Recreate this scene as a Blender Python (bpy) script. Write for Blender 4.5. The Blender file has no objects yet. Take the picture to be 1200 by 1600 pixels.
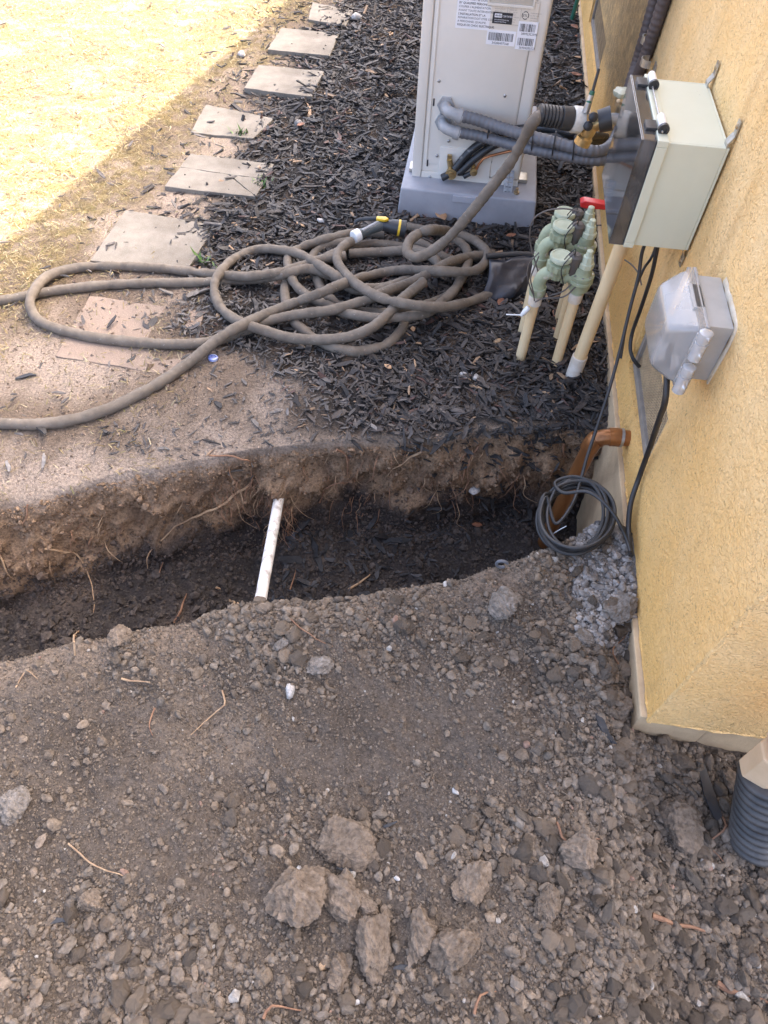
import bpy, bmesh, math, random
import numpy as np
from mathutils import Vector, Matrix

random.seed(11)
rng = np.random.default_rng(11)
SC = bpy.context.scene
COL = SC.collection
R = math.radians

# ------------------------------------------------------------------ camera
CAM_H = 1.55
FPX = 1110.0                                   # focal length in pixels of the 1200 x 1600 picture
_d = np.array([553 - 600, -(1640 - 800), -FPX]); _d /= np.linalg.norm(_d)
_up = -_d
_Y = -((846 - 600) * _up[0] - FPX * _up[2]) / _up[1]
_f = np.array([846 - 600, _Y, -FPX]); _f /= np.linalg.norm(_f)
CR = np.array([np.cross(_f, _up), _f, _up])    # camera -> world rotation
CP = np.array([0, 0, CAM_H])
cam = bpy.data.cameras.new('camera')
cam.sensor_fit = 'VERTICAL'; cam.sensor_height = 34.6; cam.lens = 34.6 * FPX / 1600
cam.clip_start = 0.02; cam.clip_end = 600
co = bpy.data.objects.new('camera', cam); COL.objects.link(co)
co.matrix_world = Matrix.Translation(CP) @ Matrix(CR.tolist()).to_4x4()
SC.camera = co

# ------------------------------------------------------------------ daylight
SUN_EL, SUN_AZ = 43.0, 50.0                    # the sun stands behind the house (towards +X)
w = bpy.data.worlds.new('World'); SC.world = w; w.use_nodes = True
nt = w.node_tree
sky = nt.nodes.new('ShaderNodeTexSky'); sky.sky_type = 'NISHITA'; sky.sun_disc = False
sky.sun_elevation = R(SUN_EL); sky.sun_rotation = R(SUN_AZ); sky.air_density = 0.55; sky.dust_density = 7.0; sky.ozone_density = 0.0
bg = nt.nodes['Background']; bg.inputs['Strength'].default_value = 0.15
nt.links.new(sky.outputs[0], bg.inputs[0])
sl = bpy.data.lights.new('sun', 'SUN'); sl.energy = 2.5; sl.angle = R(0.53); sl.color = (1.0, 0.93, 0.82)
so = bpy.data.objects.new('sun', sl); COL.objects.link(so)
sdir = Vector((math.sin(R(SUN_AZ)) * math.cos(R(SUN_EL)), math.cos(R(SUN_AZ)) * math.cos(R(SUN_EL)), math.sin(R(SUN_EL))))
so.rotation_euler = sdir.to_track_quat('Z', 'Y').to_euler()
vs = SC.view_settings
vs.view_transform = 'Standard'; vs.look = 'None'; vs.gamma = 1.0; vs.use_curve_mapping = False
vs.exposure = 3.25

# ------------------------------------------------------------------ where a photo point lies in the place
def ray(u, v): return CR @ np.array([u - 600.0, -(v - 800.0), -FPX])
def PZ(u, v, z=0.0): r = ray(u, v); return CP + r * ((z - CP[2]) / r[2])
def PX(u, v, x): r = ray(u, v); return CP + r * ((x - CP[0]) / r[0])
def PY(u, v, y): r = ray(u, v); return CP + r * ((y - CP[1]) / r[1])

# ------------------------------------------------------------------ noise
_T = rng.random((256, 256))
def vnoise(x, y, s=0):
    x = np.asarray(x, float) + s * 17.31; y = np.asarray(y, float) + s * 9.77
    xi = np.floor(x).astype(int); yi = np.floor(y).astype(int)
    fx = x - xi; fy = y - yi
    fx = fx * fx * (3 - 2 * fx); fy = fy * fy * (3 - 2 * fy)
    a = _T[xi & 255, yi & 255]; b = _T[(xi + 1) & 255, yi & 255]; c = _T[xi & 255, (yi + 1) & 255]; d = _T[(xi + 1) & 255, (yi + 1) & 255]
    return ((a * (1 - fx) + b * fx) * (1 - fy) + (c * (1 - fx) + d * fx) * fy) * 2 - 1
def fbm(x, y, f, o=4, s=0, g=0.5):
    t = 0; a = 1.0
    for k in range(o):
        t = t + a * vnoise(x * f, y * f, s + k * 3); f *= 2.03; a *= g
    return t
def sst(a, b, x): t = np.clip((np.asarray(x, float) - a) / (b - a), 0, 1); return t * t * (3 - 2 * t)

# ------------------------------------------------------------------ shape of the ground
XF = np.array([-4, -2.6, -1.6, -1.16, -.93, -.6, -.376, -.15, .235, .512, .7]); YFv = np.array([-.7, .2, .83, 1.09, 1.2, 1.352, 1.43, 1.49, 1.575, 1.64, 1.66])
XN = np.array([-4, -2.6, -1.6, -.93, -.72, -.5, -.379, -.1, .086, .2, .315, .42, .47]); YNv = np.array([-1.2, -.35, .22, .60, .69, .785, .835, .92, .985, 1.03, 1.085, 1.17, 1.22])
def yfar(x): return np.interp(x, XF, YFv) + .022 * vnoise(x * 6, x * 0 + 3.3) + .012 * vnoise(x * 19, x * 0 + 1.3)
def ynear(x): return np.interp(x, XN, YNv) + .012 * vnoise(x * 9, x * 0 + 7.3)
XB_y = np.array([-1, 1.3, 1.45, 1.62, 1.72, 1.80, 2.1, 2.6, 3.2, 4.2, 6, 9]); XB_x = np.array([-.22, -.22, -.33, -.42, -.55, -.78, -.93, -.98, -1.02, -.95, -.80, -.7])
def bedx(y): return np.interp(y, XB_y, XB_x)
def zones(x, y):
    """weights: trench depth 0..1, pile, bed of bark, dusty lip, lawn"""
    df = yfar(x) - y; dn = y - ynear(x)
    wF = np.interp(x, [-1.4, -.9, -.5, .2, .5], [.16, .13, .085, .075, .075])
    t = sst(-.004, 1, df / wF) * sst(-.02, .13, dn)
    pile = sst(.06, -.04, dn) if np.ndim(x) else sst(.06, -.04, dn)
    nb = .10 * vnoise(np.asarray(x) * 3, np.asarray(y) * 3, 5) + .05 * vnoise(np.asarray(x) * 9, np.asarray(y) * 9, 6)
    bed = sst(-.16, .10, x - bedx(y) + nb) * sst(-.03, .05, -df)
    lawn = sst(.10, -.25, x - (-1.38 + .13 * (y - 2.1)) + nb)
    return t, pile, bed, lawn
def h(x, y):
    x = np.asarray(x, float); y = np.asarray(y, float)
    t, pile, bed, lawn = zones(x, y)
    near = sst(4.5, 2.5, y) * sst(-3.2, -2.2, x)
    z = .008 * fbm(x, y, 2.2, 3, 1)
    z = z + bed * .010 * fbm(x, y, 14, 3, 2) + lawn * .004 * fbm(x, y, 20, 2, 9)
    df = yfar(x) - y
    lip = sst(-.34, 0.03, df) * (1 - pile)
    z = z - lip * lip * np.interp(x, [-.5, .1], [.052, .034])
    pl = pile * near
    z = z + pl * (.012 + .022 * fbm(x, y, 3.1, 3, 4) + .011 * fbm(x, y, 11, 3, 5) + .0045 * fbm(x, y, 40, 2, 6))
    crest = np.exp(-((y - ynear(x) + .07) / .09) ** 2) * sst(.62, .5, x)
    z = z + crest * .018
    rub = sst(.36, .5, x) * pile * sst(.75, 1.0, y)
    z = z + rub * .018 - .085 * pile * sst(.44, .60, x) * sst(1.02, .84, y)
    D = .375 + .03 * vnoise(x * 2.2, y * 2.2, 8) - .05 * sst(-.55, -1.1, x)
    inside = sst(.3, .9, t)
    z = z - t * D + inside * (.02 * fbm(x, y, 7, 3, 12) + .007 * fbm(x, y, 30, 2, 13)) + inside * .05 * sst(.16, .02, y - ynear(x))
    return z
def PG(u, v, dz=0.0):
    r = ray(u, v); s = np.linspace(.6, 7.5, 2600) / -r[2] * .6
    p = CP[None] + r[None] * s[:, None]
    g = p[:, 2] - h(p[:, 0], p[:, 1]) - dz
    k = int(np.argmax(g < 0))
    return p[k] if g[k] < 0 else PZ(u, v, dz)

# ------------------------------------------------------------------ mesh helpers
class G:
    def __init__(s): s.v = []; s.f = []
    def add(s, VF):
        V, F = VF; n = len(s.v); s.v += [tuple(map(float, p)) for p in V]; s.f += [tuple(i + n for i in f) for f in F]; return s
def box(x0, x1, y0, y1, z0, z1):
    V = [(x, y, z) for z in (z0, z1) for y in (y0, y1) for x in (x0, x1)]
    return V, [(0, 2, 3, 1), (4, 5, 7, 6), (0, 1, 5, 4), (2, 6, 7, 3), (0, 4, 6, 2), (1, 3, 7, 5)]
def basis(a):
    a = np.array(a, float); a /= np.linalg.norm(a)
    t = np.array([0, 0, 1.]) if abs(a[2]) < .9 else np.array([1., 0, 0])
    u = np.cross(t, a); u /= np.linalg.norm(u); return a, u, np.cross(a, u)
def lathe(p0, axis, prof, n=20, ribs=0, ribamp=0.0, capped=True):
    a, u, v = basis(axis); p0 = np.array(p0, float); V = []; F = []
    for t, r in prof:
        for k in range(n):
            an = 2 * math.pi * k / n
            rr = r * (1 + (ribamp if ribs and (k * ribs * 2 // n) % 2 else 0))
            V.append(p0 + a * t + (u * math.cos(an) + v * math.sin(an)) * rr)
    for i in range(len(prof) - 1):
        for k in range(n):
            k2 = (k + 1) % n
            F.append((i * n + k, i * n + k2, (i + 1) * n + k2, (i + 1) * n + k))
    if capped:
        F.append(tuple(range(n - 1, -1, -1))); F.append(tuple((len(prof) - 1) * n + k for k in range(n)))
    return V, F
def cyl(p0, p1, r, r1=None, n=16):
    d = np.array(p1, float) - np.array(p0, float)
    return lathe(p0, d, [(0, r), (np.linalg.norm(d), r if r1 is None else r1)], n)
def smooth_path(P, step):
    P = np.array(P, float)
    Q = np.vstack([2 * P[0] - P[1], P, 2 * P[-1] - P[-2]]); out = []
    for i in range(1, len(Q) - 2):
        a, b, c, d = Q[i - 1], Q[i], Q[i + 1], Q[i + 2]
        n = max(2, int(np.linalg.norm(c - b) / step))
        for t in np.linspace(0, 1, n, endpoint=False):
            out.append(.5 * (2 * b + (c - a) * t + (2 * a - 5 * b + 4 * c - d) * t * t + (3 * b - a - 3 * c + d) * t ** 3))
    out.append(P[-1]); return np.array(out)
def tube(P, r, n=10, rfun=None):
    P = np.array(P, float); T = np.gradient(P, axis=0); T /= np.linalg.norm(T, axis=1)[:, None] + 1e-12
    _, u, v = basis(T[0]); V = []; F = []
    for i, p in enumerate(P):
        u = u - T[i] * (u @ T[i]); u /= np.linalg.norm(u); v = np.cross(T[i], u)
        for k in range(n):
            an = 2 * math.pi * k / n; rr = rfun(i, an) if rfun else (r[i] if np.ndim(r) else r)
            V.append(p + (u * math.cos(an) + v * math.sin(an)) * rr)
    m = len(P)
    for i in range(m - 1):
        for k in range(n):
            k2 = (k + 1) % n; F.append((i * n + k, i * n + k2, (i + 1) * n + k2, (i + 1) * n + k))
    F.append(tuple(range(n - 1, -1, -1))); F.append(tuple((m - 1) * n + k for k in range(n)))
    return V, F
def prism(poly, d):                                  # 3D polygon extruded by vector d
    V = [np.array(p, float) for p in poly]; n = len(V); d = np.array(d, float); V = V + [p + d for p in V]
    F = [tuple(range(n - 1, -1, -1)), tuple(range(n, 2 * n))] + [(i, (i + 1) % n, n + (i + 1) % n, n + i) for i in range(n)]
    return V, F
def fin(me, smooth, bevel=0, seg=2):
    bm = bmesh.new(); bm.from_mesh(me)
    bmesh.ops.recalc_face_normals(bm, faces=bm.faces)
    if bevel:
        ed = [e for e in bm.edges if len(e.link_faces) == 2 and e.calc_face_angle(0) > R(35)]
        bmesh.ops.bevel(bm, geom=ed, offset=bevel, segments=seg, affect='EDGES', profile=.6, clamp_overlap=True)
    for f in bm.faces: f.smooth = smooth
    if smooth:
        for e in bm.edges:
            if len(e.link_faces) == 2 and e.calc_face_angle(0) > R(42): e.smooth = False
    bm.to_mesh(me); bm.free()
def mesh(name, VF, m, smooth=True, bevel=0, seg=2, org=(0, 0, 0)):
    V, F = (VF.v, VF.f) if isinstance(VF, G) else VF
    me = bpy.data.meshes.new(name)
    me.from_pydata([(p[0] - org[0], p[1] - org[1], p[2] - org[2]) for p in V], [], F)
    fin(me, smooth, bevel, seg)
    if m: me.materials.append(m)
    return me
def tag(o, label=None, cat=None, group=None, kind=None):
    if label: o['label'] = label
    if cat: o['category'] = cat
    if group: o['group'] = group
    if kind: o['kind'] = kind
    return o
def solo(name, VF, m, label, cat, base, group=None, **k):
    base = tuple(float(c) for c in base)
    o = bpy.data.objects.new(name, mesh(name, VF, m, org=base, **k)); COL.objects.link(o); o.location = base
    return tag(o, label, cat, group)
def thing(name, label, cat, base, group=None):
    o = bpy.data.objects.new(name, None); COL.objects.link(o); o.location = tuple(float(c) for c in base); o.empty_display_size = .05
    return tag(o, label, cat, group)
def world_org(p):
    x = np.zeros(3)
    while p: x = x + np.array(p.location); p = p.parent
    return x
def part(p, name, VF, m, label=None, kind=None, **k):
    o = bpy.data.objects.new(name, mesh(name, VF, m, org=world_org(p), **k)); COL.objects.link(o); o.parent = p
    return tag(o, label, kind=kind)
def np_mesh(name, V, F, cols=None, smooth=False):     # big triangle meshes
    me = bpy.data.meshes.new(name); k = F.shape[1]
    me.vertices.add(len(V)); me.vertices.foreach_set('co', V.astype(np.float32).ravel())
    me.loops.add(F.size); me.loops.foreach_set('vertex_index', F.astype(np.int32).ravel())
    me.polygons.add(len(F)); me.polygons.foreach_set('loop_start', np.arange(0, F.size, k, dtype=np.int32))
    me.polygons.foreach_set('use_smooth', np.full(len(F), smooth))
    if cols is not None:
        a = me.color_attributes.new('Col', 'FLOAT_COLOR', 'POINT')
        a.data.foreach_set('color', np.hstack([cols, np.ones((len(cols), 1))]).astype(np.float32).ravel())
    me.update(); me.validate(); return me

# ------------------------------------------------------------------ materials
def mat(name, c, c2=None, rough=.6, metal=0., nscale=12., bump=0., bscale=90., bdist=.002, attr=False, spec=.5, stretch=None, thresh=(.35, .65), speck=None, bdetail=6):
    m = bpy.data.materials.new(name); m.use_nodes = True; n = m.node_tree.nodes; l = m.node_tree.links
    b = n['Principled BSDF']; b.inputs['Roughness'].default_value = rough; b.inputs['Metallic'].default_value = metal
    b.inputs['Specular IOR Level'].default_value = spec
    tc = n.new('ShaderNodeTexCoord'); src = tc.outputs['Object']
    if stretch:
        mp = n.new('ShaderNodeMapping'); mp.inputs['Scale'].default_value = stretch; l.new(src, mp.inputs[0]); src = mp.outputs[0]
    c2 = c2 or tuple(x * .75 for x in c)
    nz = n.new('ShaderNodeTexNoise'); nz.inputs['Scale'].default_value = nscale; nz.inputs['Detail'].default_value = 8; nz.inputs['Roughness'].default_value = .62; l.new(src, nz.inputs['Vector'])
    mr = n.new('ShaderNodeMapRange'); mr.inputs[1].default_value = thresh[0]; mr.inputs[2].default_value = thresh[1]; l.new(nz.outputs['Fac'], mr.inputs[0])
    mx = n.new('ShaderNodeMix'); mx.data_type = 'RGBA'; mx.inputs['A'].default_value = (*c, 1); mx.inputs['B'].default_value = (*c2, 1); l.new(mr.outputs[0], mx.inputs[0])
    out = mx.outputs['Result']
    if speck:
        n2 = n.new('ShaderNodeTexNoise'); n2.inputs['Scale'].default_value = speck[1]; n2.inputs['Detail'].default_value = 3; l.new(src, n2.inputs['Vector'])
        m2 = n.new('ShaderNodeMapRange'); m2.inputs[1].default_value = speck[2]; m2.inputs[2].default_value = speck[2] + .08; l.new(n2.outputs['Fac'], m2.inputs[0])
        x2 = n.new('ShaderNodeMix'); x2.data_type = 'RGBA'; l.new(out, x2.inputs['A']); x2.inputs['B'].default_value = (*speck[0], 1); l.new(m2.outputs[0], x2.inputs[0]); out = x2.outputs['Result']
    if attr:
        at = n.new('ShaderNodeVertexColor'); at.layer_name = 'Col'
        x3 = n.new('ShaderNodeMix'); x3.data_type = 'RGBA'; x3.blend_type = 'MULTIPLY'; x3.inputs[0].default_value = 1
        l.new(out, x3.inputs['A']); l.new(at.outputs['Color'], x3.inputs['B']); out = x3.outputs['Result']
    l.new(out, b.inputs['Base Color'])
    if bump:
        nb = n.new('ShaderNodeTexNoise'); nb.inputs['Scale'].default_value = bscale; nb.inputs['Detail'].default_value = bdetail; nb.inputs['Roughness'].default_value = .65; l.new(src, nb.inputs['Vector'])
        bp = n.new('ShaderNodeBump'); bp.inputs['Strength'].default_value = bump; bp.inputs['Distance'].default_value = bdist
        l.new(nb.outputs['Fac'], bp.inputs['Height']); l.new(bp.outputs[0], b.inputs['Normal'])
    return m
def clearmat(name, tint, gloss=.08, haze=.25, hcol=(.8, .8, .8), vary=.45):
    m = bpy.data.materials.new(name); m.use_nodes = True; n = m.node_tree.nodes; l = m.node_tree.links
    b = n['Principled BSDF']; b.inputs['Base Color'].default_value = (*hcol, 1); b.inputs['Roughness'].default_value = gloss
    t = n.new('ShaderNodeBsdfTransparent'); t.inputs[0].default_value = (*tint, 1)
    g = n.new('ShaderNodeBsdfGlossy'); g.inputs['Roughness'].default_value = gloss; g.inputs[0].default_value = (1, 1, 1, 1)
    fr = n.new('ShaderNodeFresnel'); fr.inputs[0].default_value = 1.5
    nz = n.new('ShaderNodeTexNoise'); nz.inputs['Scale'].default_value = 14; nz.inputs['Detail'].default_value = 6
    tc = n.new('ShaderNodeTexCoord'); l.new(tc.outputs['Object'], nz.inputs['Vector'])
    mr = n.new('ShaderNodeMapRange'); mr.inputs[1].default_value = .3; mr.inputs[2].default_value = .7; mr.inputs[3].default_value = haze * (1 - vary); mr.inputs[4].default_value = haze * (1 + vary); l.new(nz.outputs['Fac'], mr.inputs[0])
    a = n.new('ShaderNodeMixShader'); l.new(mr.outputs[0], a.inputs[0]); l.new(t.outputs[0], a.inputs[1]); l.new(b.outputs[0], a.inputs[2])
    c = n.new('ShaderNodeMixShader'); l.new(fr.outputs[0], c.inputs[0]); l.new(a.outputs[0], c.inputs[1]); l.new(g.outputs[0], c.inputs[2])
    l.new(c.outputs[0], n['Material Output'].inputs[0]); return m

M = {}
M['ground'] = mat('ground', (1.25, 1.24, 1.22), (.62, .62, .62), rough=.95, nscale=130, bump=1.0, bscale=240, bdist=.007, attr=True, spec=.15)
M['clod'] = mat('clod', (1.2, 1.2, 1.2), (.68, .66, .64), rough=.95, nscale=90, bump=.9, bscale=190, bdist=.004, attr=True, spec=.12)
M['chip'] = mat('chip', (1.3, 1.28, 1.25), (.6, .6, .62), rough=.68, nscale=40, bump=.8, bscale=160, bdist=.002, attr=True, spec=.45)
M['straw'] = mat('straw', (1.1, 1.1, 1.1), (.85, .83, .8), rough=.8, nscale=60, attr=True, spec=.2)
M['root'] = mat('root', (.27, .145, .08), (.17, .085, .048), rough=.8, nscale=60, bump=.4, bscale=300)
M['root_pale'] = mat('root_pale', (.42, .29, .17), (.26, .16, .09), rough=.8, nscale=60, bump=.4, bscale=300)
M['leaf'] = mat('leaf', (.26, .105, .05), (.15, .06, .035), rough=.6, nscale=50, bump=.3)
M['leaf_tan'] = mat('leaf_tan', (.45, .27, .14), (.3, .17, .09), rough=.6, nscale=50, bump=.3)
M['paver'] = mat('paver', (.25, .222, .182), (.165, .142, .113), rough=.9, nscale=9, bump=.7, bscale=260, bdist=.0015, speck=((.36, .33, .29), 420, .6), spec=.2)
M['paver_red'] = mat('paver_red', (.26, .195, .15), (.21, .16, .123), rough=.92, nscale=9, bump=.7, bscale=200, bdist=.002, speck=((.34, .27, .215), 300, .58), spec=.2)
M['hose'] = mat('hose', (.180, .150, .118), (.122, .100, .078), rough=.82, nscale=26, bump=.5, bscale=420, bdist=.001, speck=((.26, .22, .18), 90, .66), spec=.25)
M['beige'] = mat('beige', (.70, .66, .59), (.65, .605, .53), rough=.42, nscale=5, bump=.05, bscale=500, bdist=.0004, thresh=(.3, .75))
M['beige_dark'] = mat('beige_dark', (.5, .46, .39), (.42, .38, .32), rough=.5)
M['pad'] = mat('pad', (.335, .335, .355), (.26, .26, .275), rough=.6, nscale=7, bump=.15, bscale=300, bdist=.0006)
M['pad_label'] = mat('pad_label', (.40, .40, .43), (.36, .36, .39), rough=.5)
M['conduit'] = mat('conduit', (.13, .13, .14), (.10, .10, .105), rough=.48, nscale=15)
M['conduit_wall'] = mat('conduit_wall', (.105, .082, .075), (.075, .058, .054), rough=.6, nscale=15)
M['elbow'] = mat('elbow', (.36, .36, .36), (.27, .27, .27), rough=.45, nscale=30, bump=.1)
M['black'] = mat('black', (.022, .022, .024), (.035, .034, .034), rough=.45, nscale=20)
M['black_tape'] = mat('black_tape', (.02, .02, .022), (.16, .15, .14), rough=.42, nscale=22, thresh=(.56, .64), stretch=(1, 1, 2.2))
M['rubber'] = mat('rubber', (.016, .015, .015), (.034, .031, .029), rough=.5, nscale=10)
M['brass'] = mat('brass', (.56, .41, .21), (.38, .27, .12), rough=.36, metal=.85, nscale=40, bump=.1)
M['brass_worn'] = mat('brass_worn', (.42, .31, .18), (.3, .22, .13), rough=.5, metal=.7, nscale=40, bump=.15)
M['copper'] = mat('copper', (.42, .17, .07), (.26, .095, .04), rough=.34, metal=.75, nscale=22)
M['brownpipe'] = mat('brownpipe', (.40, .165, .055), (.23, .095, .035), rough=.3, metal=.55, nscale=7, stretch=(3, 3, 1))
M['steel'] = mat('steel', (.5, .5, .5), (.33, .33, .33), rough=.38, metal=.9, nscale=40)
M['zinc'] = mat('zinc', (.55, .53, .48), (.36, .33, .28), rough=.4, metal=.8, nscale=40)
M['white'] = mat('white', (.78, .77, .74), (.68, .66, .62), rough=.5, nscale=20)
M['paper'] = mat('paper', (.80, .80, .82), (.75, .75, .77), rough=.5, nscale=9)
M['ink'] = mat('ink', (.03, .03, .035), rough=.5)
M['ink_grey'] = mat('ink_grey', (.33, .30, .26), rough=.5)
M['pvc'] = mat('pvc', (.74, .56, .32), (.60, .40, .19), rough=.5, nscale=9, thresh=(.38, .75), bump=.1, bscale=60, stretch=(1, 1, .45))
M['pvc_white'] = mat('pvc_white', (.68, .62, .54), (.55, .45, .33), rough=.5, nscale=25, bump=.15, bscale=150)
M['pipe_white'] = mat('pipe_white', (.70, .67, .62), (.27, .22, .17), rough=.55, nscale=30, thresh=(.5, .7))
M['valve'] = mat('valve', (.36, .395, .25), (.21, .225, .135), rough=.6, thresh=(.45, .78), nscale=16, bump=.1, bscale=160, speck=((.56, .53, .42), 25, .62))
M['valve_cap'] = mat('valve_cap', (.52, .54, .385), (.38, .41, .28), rough=.55, nscale=20, bump=.1)
M['solenoid'] = mat('solenoid', (.125, .105, .09), (.085, .07, .06), rough=.6, nscale=30)
M['red'] = mat('red', (.62, .03, .03), (.5, .02, .02), rough=.35, nscale=20)
M['green'] = mat('green', (.02, .12, .075), (.012, .08, .05), rough=.4)
M['yellow'] = mat('yellow', (.78, .50, .03), (.66, .4, .02), rough=.4)
M['teal_black'] = mat('teal_black', (.06, .075, .08), (.1, .115, .12), rough=.4)
M['boxcream'] = mat('boxcream', (.62, .625, .485), (.55, .55, .41), rough=.45, nscale=4, thresh=(.3, .75), speck=((.35, .32, .24), 60, .74))
M['boxtop'] = M['boxcream']
M['boxin'] = mat('boxin', (.14, .14, .14), (.1, .1, .1), rough=.6)
M['smoke'] = clearmat('smoke', (.52, .50, .47), .06, .22, (.30, .275, .255))
M['clear'] = clearmat('clear', (.92, .91, .90), .26, .40, (.62, .59, .545), .08)
M['clear_bright'] = clearmat('clear_bright', (.97, .97, .97), .15, .38, (.85, .85, .84), .1)
M['greybox'] = mat('greybox', (.42, .405, .375), (.34, .325, .30), rough=.45, nscale=8)
M['caulk'] = mat('caulk', (.68, .60, .48), (.60, .47, .31), rough=.6, nscale=30, bump=.5, bscale=60, bdist=.004)
M['screen'] = mat('screen', (.56, .41, .24), (.40, .29, .17), rough=.6, metal=0, nscale=30)
M['ventframe'] = mat('ventframe', (.28, .245, .2), (.2, .17, .14), rough=.7, nscale=15, bump=.2)
M['concrete'] = mat('concrete', (.62, .455, .27), (.46, .33, .20), rough=.9, nscale=10, bump=.6, bscale=120, bdist=.003, spec=.2)
M['downspout'] = mat('downspout', (.66, .47, .29), (.54, .37, .21), rough=.5, nscale=10, bump=.15)
M['corrugated'] = mat('corrugated', (.03, .029, .029), (.13, .115, .10), rough=.5, nscale=9, thresh=(.4, .8), bump=.2)
M['sheet'] = mat('sheet', (.018, .02, .028), (.035, .036, .042), rough=.28, nscale=12, bump=.3, bscale=30, bdist=.006)
M['roofing'] = mat('roofing', (.2, .16, .13), rough=.9)
M['blue'] = mat('blue', (.08, .13, .5), (.5, .55, .7), rough=.3, nscale=60)
M['weed'] = mat('weed', (.10, .19, .04), (.07, .13, .03), rough=.6)

XW, YC = .555, .66                              # the long wall and its corner
def stucco():
    m = bpy.data.materials.new('stucco'); m.use_nodes = True; n = m.node_tree.nodes; l = m.node_tree.links
    b = n['Principled BSDF']; b.inputs['Roughness'].default_value = .9; b.inputs['Specular IOR Level'].default_value = .2
    geo = n.new('ShaderNodeNewGeometry')
    def noise(scale, det=6, rough=.6, vec=None, dist=0):
        k = n.new('ShaderNodeTexNoise'); k.inputs['Scale'].default_value = scale; k.inputs['Detail'].default_value = det; k.inputs['Roughness'].default_value = rough; k.inputs['Distortion'].default_value = dist
        l.new(vec or geo.outputs['Position'], k.inputs['Vector']); return k.outputs['Fac']
    def rngm(x, a, c, lo=0, hi=1):
        k = n.new('ShaderNodeMapRange'); k.inputs[1].default_value = a; k.inputs[2].default_value = c; k.inputs[3].default_value = lo; k.inputs[4].default_value = hi; l.new(x, k.inputs[0]); return k.outputs[0]
    def mix(f, A, B, t='MIX'):
        k = n.new('ShaderNodeMix'); k.data_type = 'RGBA'; k.blend_type = t; l.new(f, k.inputs[0])
        for s, x in (('A', A), ('B', B)):
            if isinstance(x, tuple): k.inputs[s].default_value = (*x, 1)
            else: l.new(x, k.inputs[s])
        return k.outputs['Result']
    def math_(op, a, c):
        k = n.new('ShaderNodeMath'); k.operation = op
        for i, x in enumerate((a, c)):
            if isinstance(x, (int, float)): k.inputs[i].default_value = x
            else: l.new(x, k.inputs[i])
        return k.outputs[0]
    sep = n.new('ShaderNodeSeparateXYZ'); l.new(geo.outputs['Position'], sep.inputs[0]); z = sep.outputs['Z']; y = sep.outputs['Y']
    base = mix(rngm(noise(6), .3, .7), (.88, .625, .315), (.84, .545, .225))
    stain_glow_h = math_('ADD', z, math_('MULTIPLY', math_('SUBTRACT', noise(4.5), .5), .55))
    base = mix(math_('MULTIPLY', rngm(stain_glow_h, .66, .10, 0, .85), rngm(y, YC + .0005, YC + .004, .35, 1)), base, (.83, .47, .14))       # soil splash plus lawn bounce glow painted in; sky-lit end face kept paler
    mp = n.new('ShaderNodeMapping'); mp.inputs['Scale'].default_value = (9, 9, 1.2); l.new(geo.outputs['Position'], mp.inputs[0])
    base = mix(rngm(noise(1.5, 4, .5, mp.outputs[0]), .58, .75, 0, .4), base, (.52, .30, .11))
    dull_mask = math_('MULTIPLY', rngm(y, 2.35, 2.8), rngm(math_('ADD', z, math_('MULTIPLY', noise(5), .3)), .32, .48))
    dull_mask = math_('MULTIPLY', dull_mask, rngm(noise(30, 4, .7), .25, .6, .45, 1))
    base = mix(dull_mask, base, (.27, .20, .105))                                  # darker, duller stretch past the spigot
    base = mix(rngm(noise(260, 3), .55, .75, 0, .35), base, (.88, .72, .46))
    crk = rngm(noise(80, 3, .5, None, 1.8), .395, .34)
    base = mix(math_('MULTIPLY', crk, .5), base, (.33, .20, .09))
    base = mix(rngm(noise(210, 2, .5), .66, .71, 0, .45), base, (.36, .21, .09))
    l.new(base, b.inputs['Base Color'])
    hgt = math_('ADD', math_('MULTIPLY', rngm(noise(75, 4, .55, None, 1.2), .34, .58), 1.0), math_('MULTIPLY', noise(260, 5, .7), .55))
    bp = n.new('ShaderNodeBump'); bp.inputs['Strength'].default_value = .65; bp.inputs['Distance'].default_value = .0055
    l.new(hgt, bp.inputs['Height']); l.new(bp.outputs[0], b.inputs['Normal']); return m
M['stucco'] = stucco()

# ------------------------------------------------------------------ the ground
xs = np.concatenate([[-300, -120, -50, -22, -12, -8, -6, -5], np.arange(-4.2, -1.45, .03), np.arange(-1.45, 1.0, .0066), [1.02, 1.1, 1.4, 2, 4, 10, 30, 100, 300]])
ys = np.concatenate([[-300, -100, -30, -10, -4, -2, -1.2, -.8, -.5, -.3], np.arange(-.2, 1.85, .0058), np.arange(1.85, 3.2, .010), np.arange(3.2, 6.6, .022), [6.8, 7.2, 8, 10, 14, 20, 40, 100, 300]])
ys = np.concatenate([ys[ys < 1.38], np.arange(1.38, 1.53, .0021), ys[ys >= 1.53]])
X, Y = np.meshgrid(xs, ys); Y = Y + np.maximum(np.interp(X, XF, YFv) - 1.5, -.68) * sst(.1, 1.3, Y) * sst(2.9, 1.6, Y); Z = h(X, Y)
t, pile, bed, lawn = zones(X, Y)
def disp(x, y, z, t):
    st = np.clip(4 * t * (1 - t), 0, 1) * sst(.28, .05, np.abs(yfar(x) - .04 - y))
    dy = -st * (.036 * fbm(x, z * 1.3, 7.5, 4, 20) + .022 * fbm(x, z, 24, 3, 21) + .022 * vnoise(x * 3.2, z * 5, 22) + .008 * vnoise(x * 90, z * 90, 24))
    return st * .012 * fbm(x, z, 20, 3, 23), dy
DX, DY = disp(X, Y, Z, t)
def lerp(a, b, w_): return a * (1 - w_[..., None]) + np.array(b)[None, None] * w_[..., None]
nA = fbm(X, Y, 5, 4, 30); nB = fbm(X, Y, 22, 3, 31)
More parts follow.
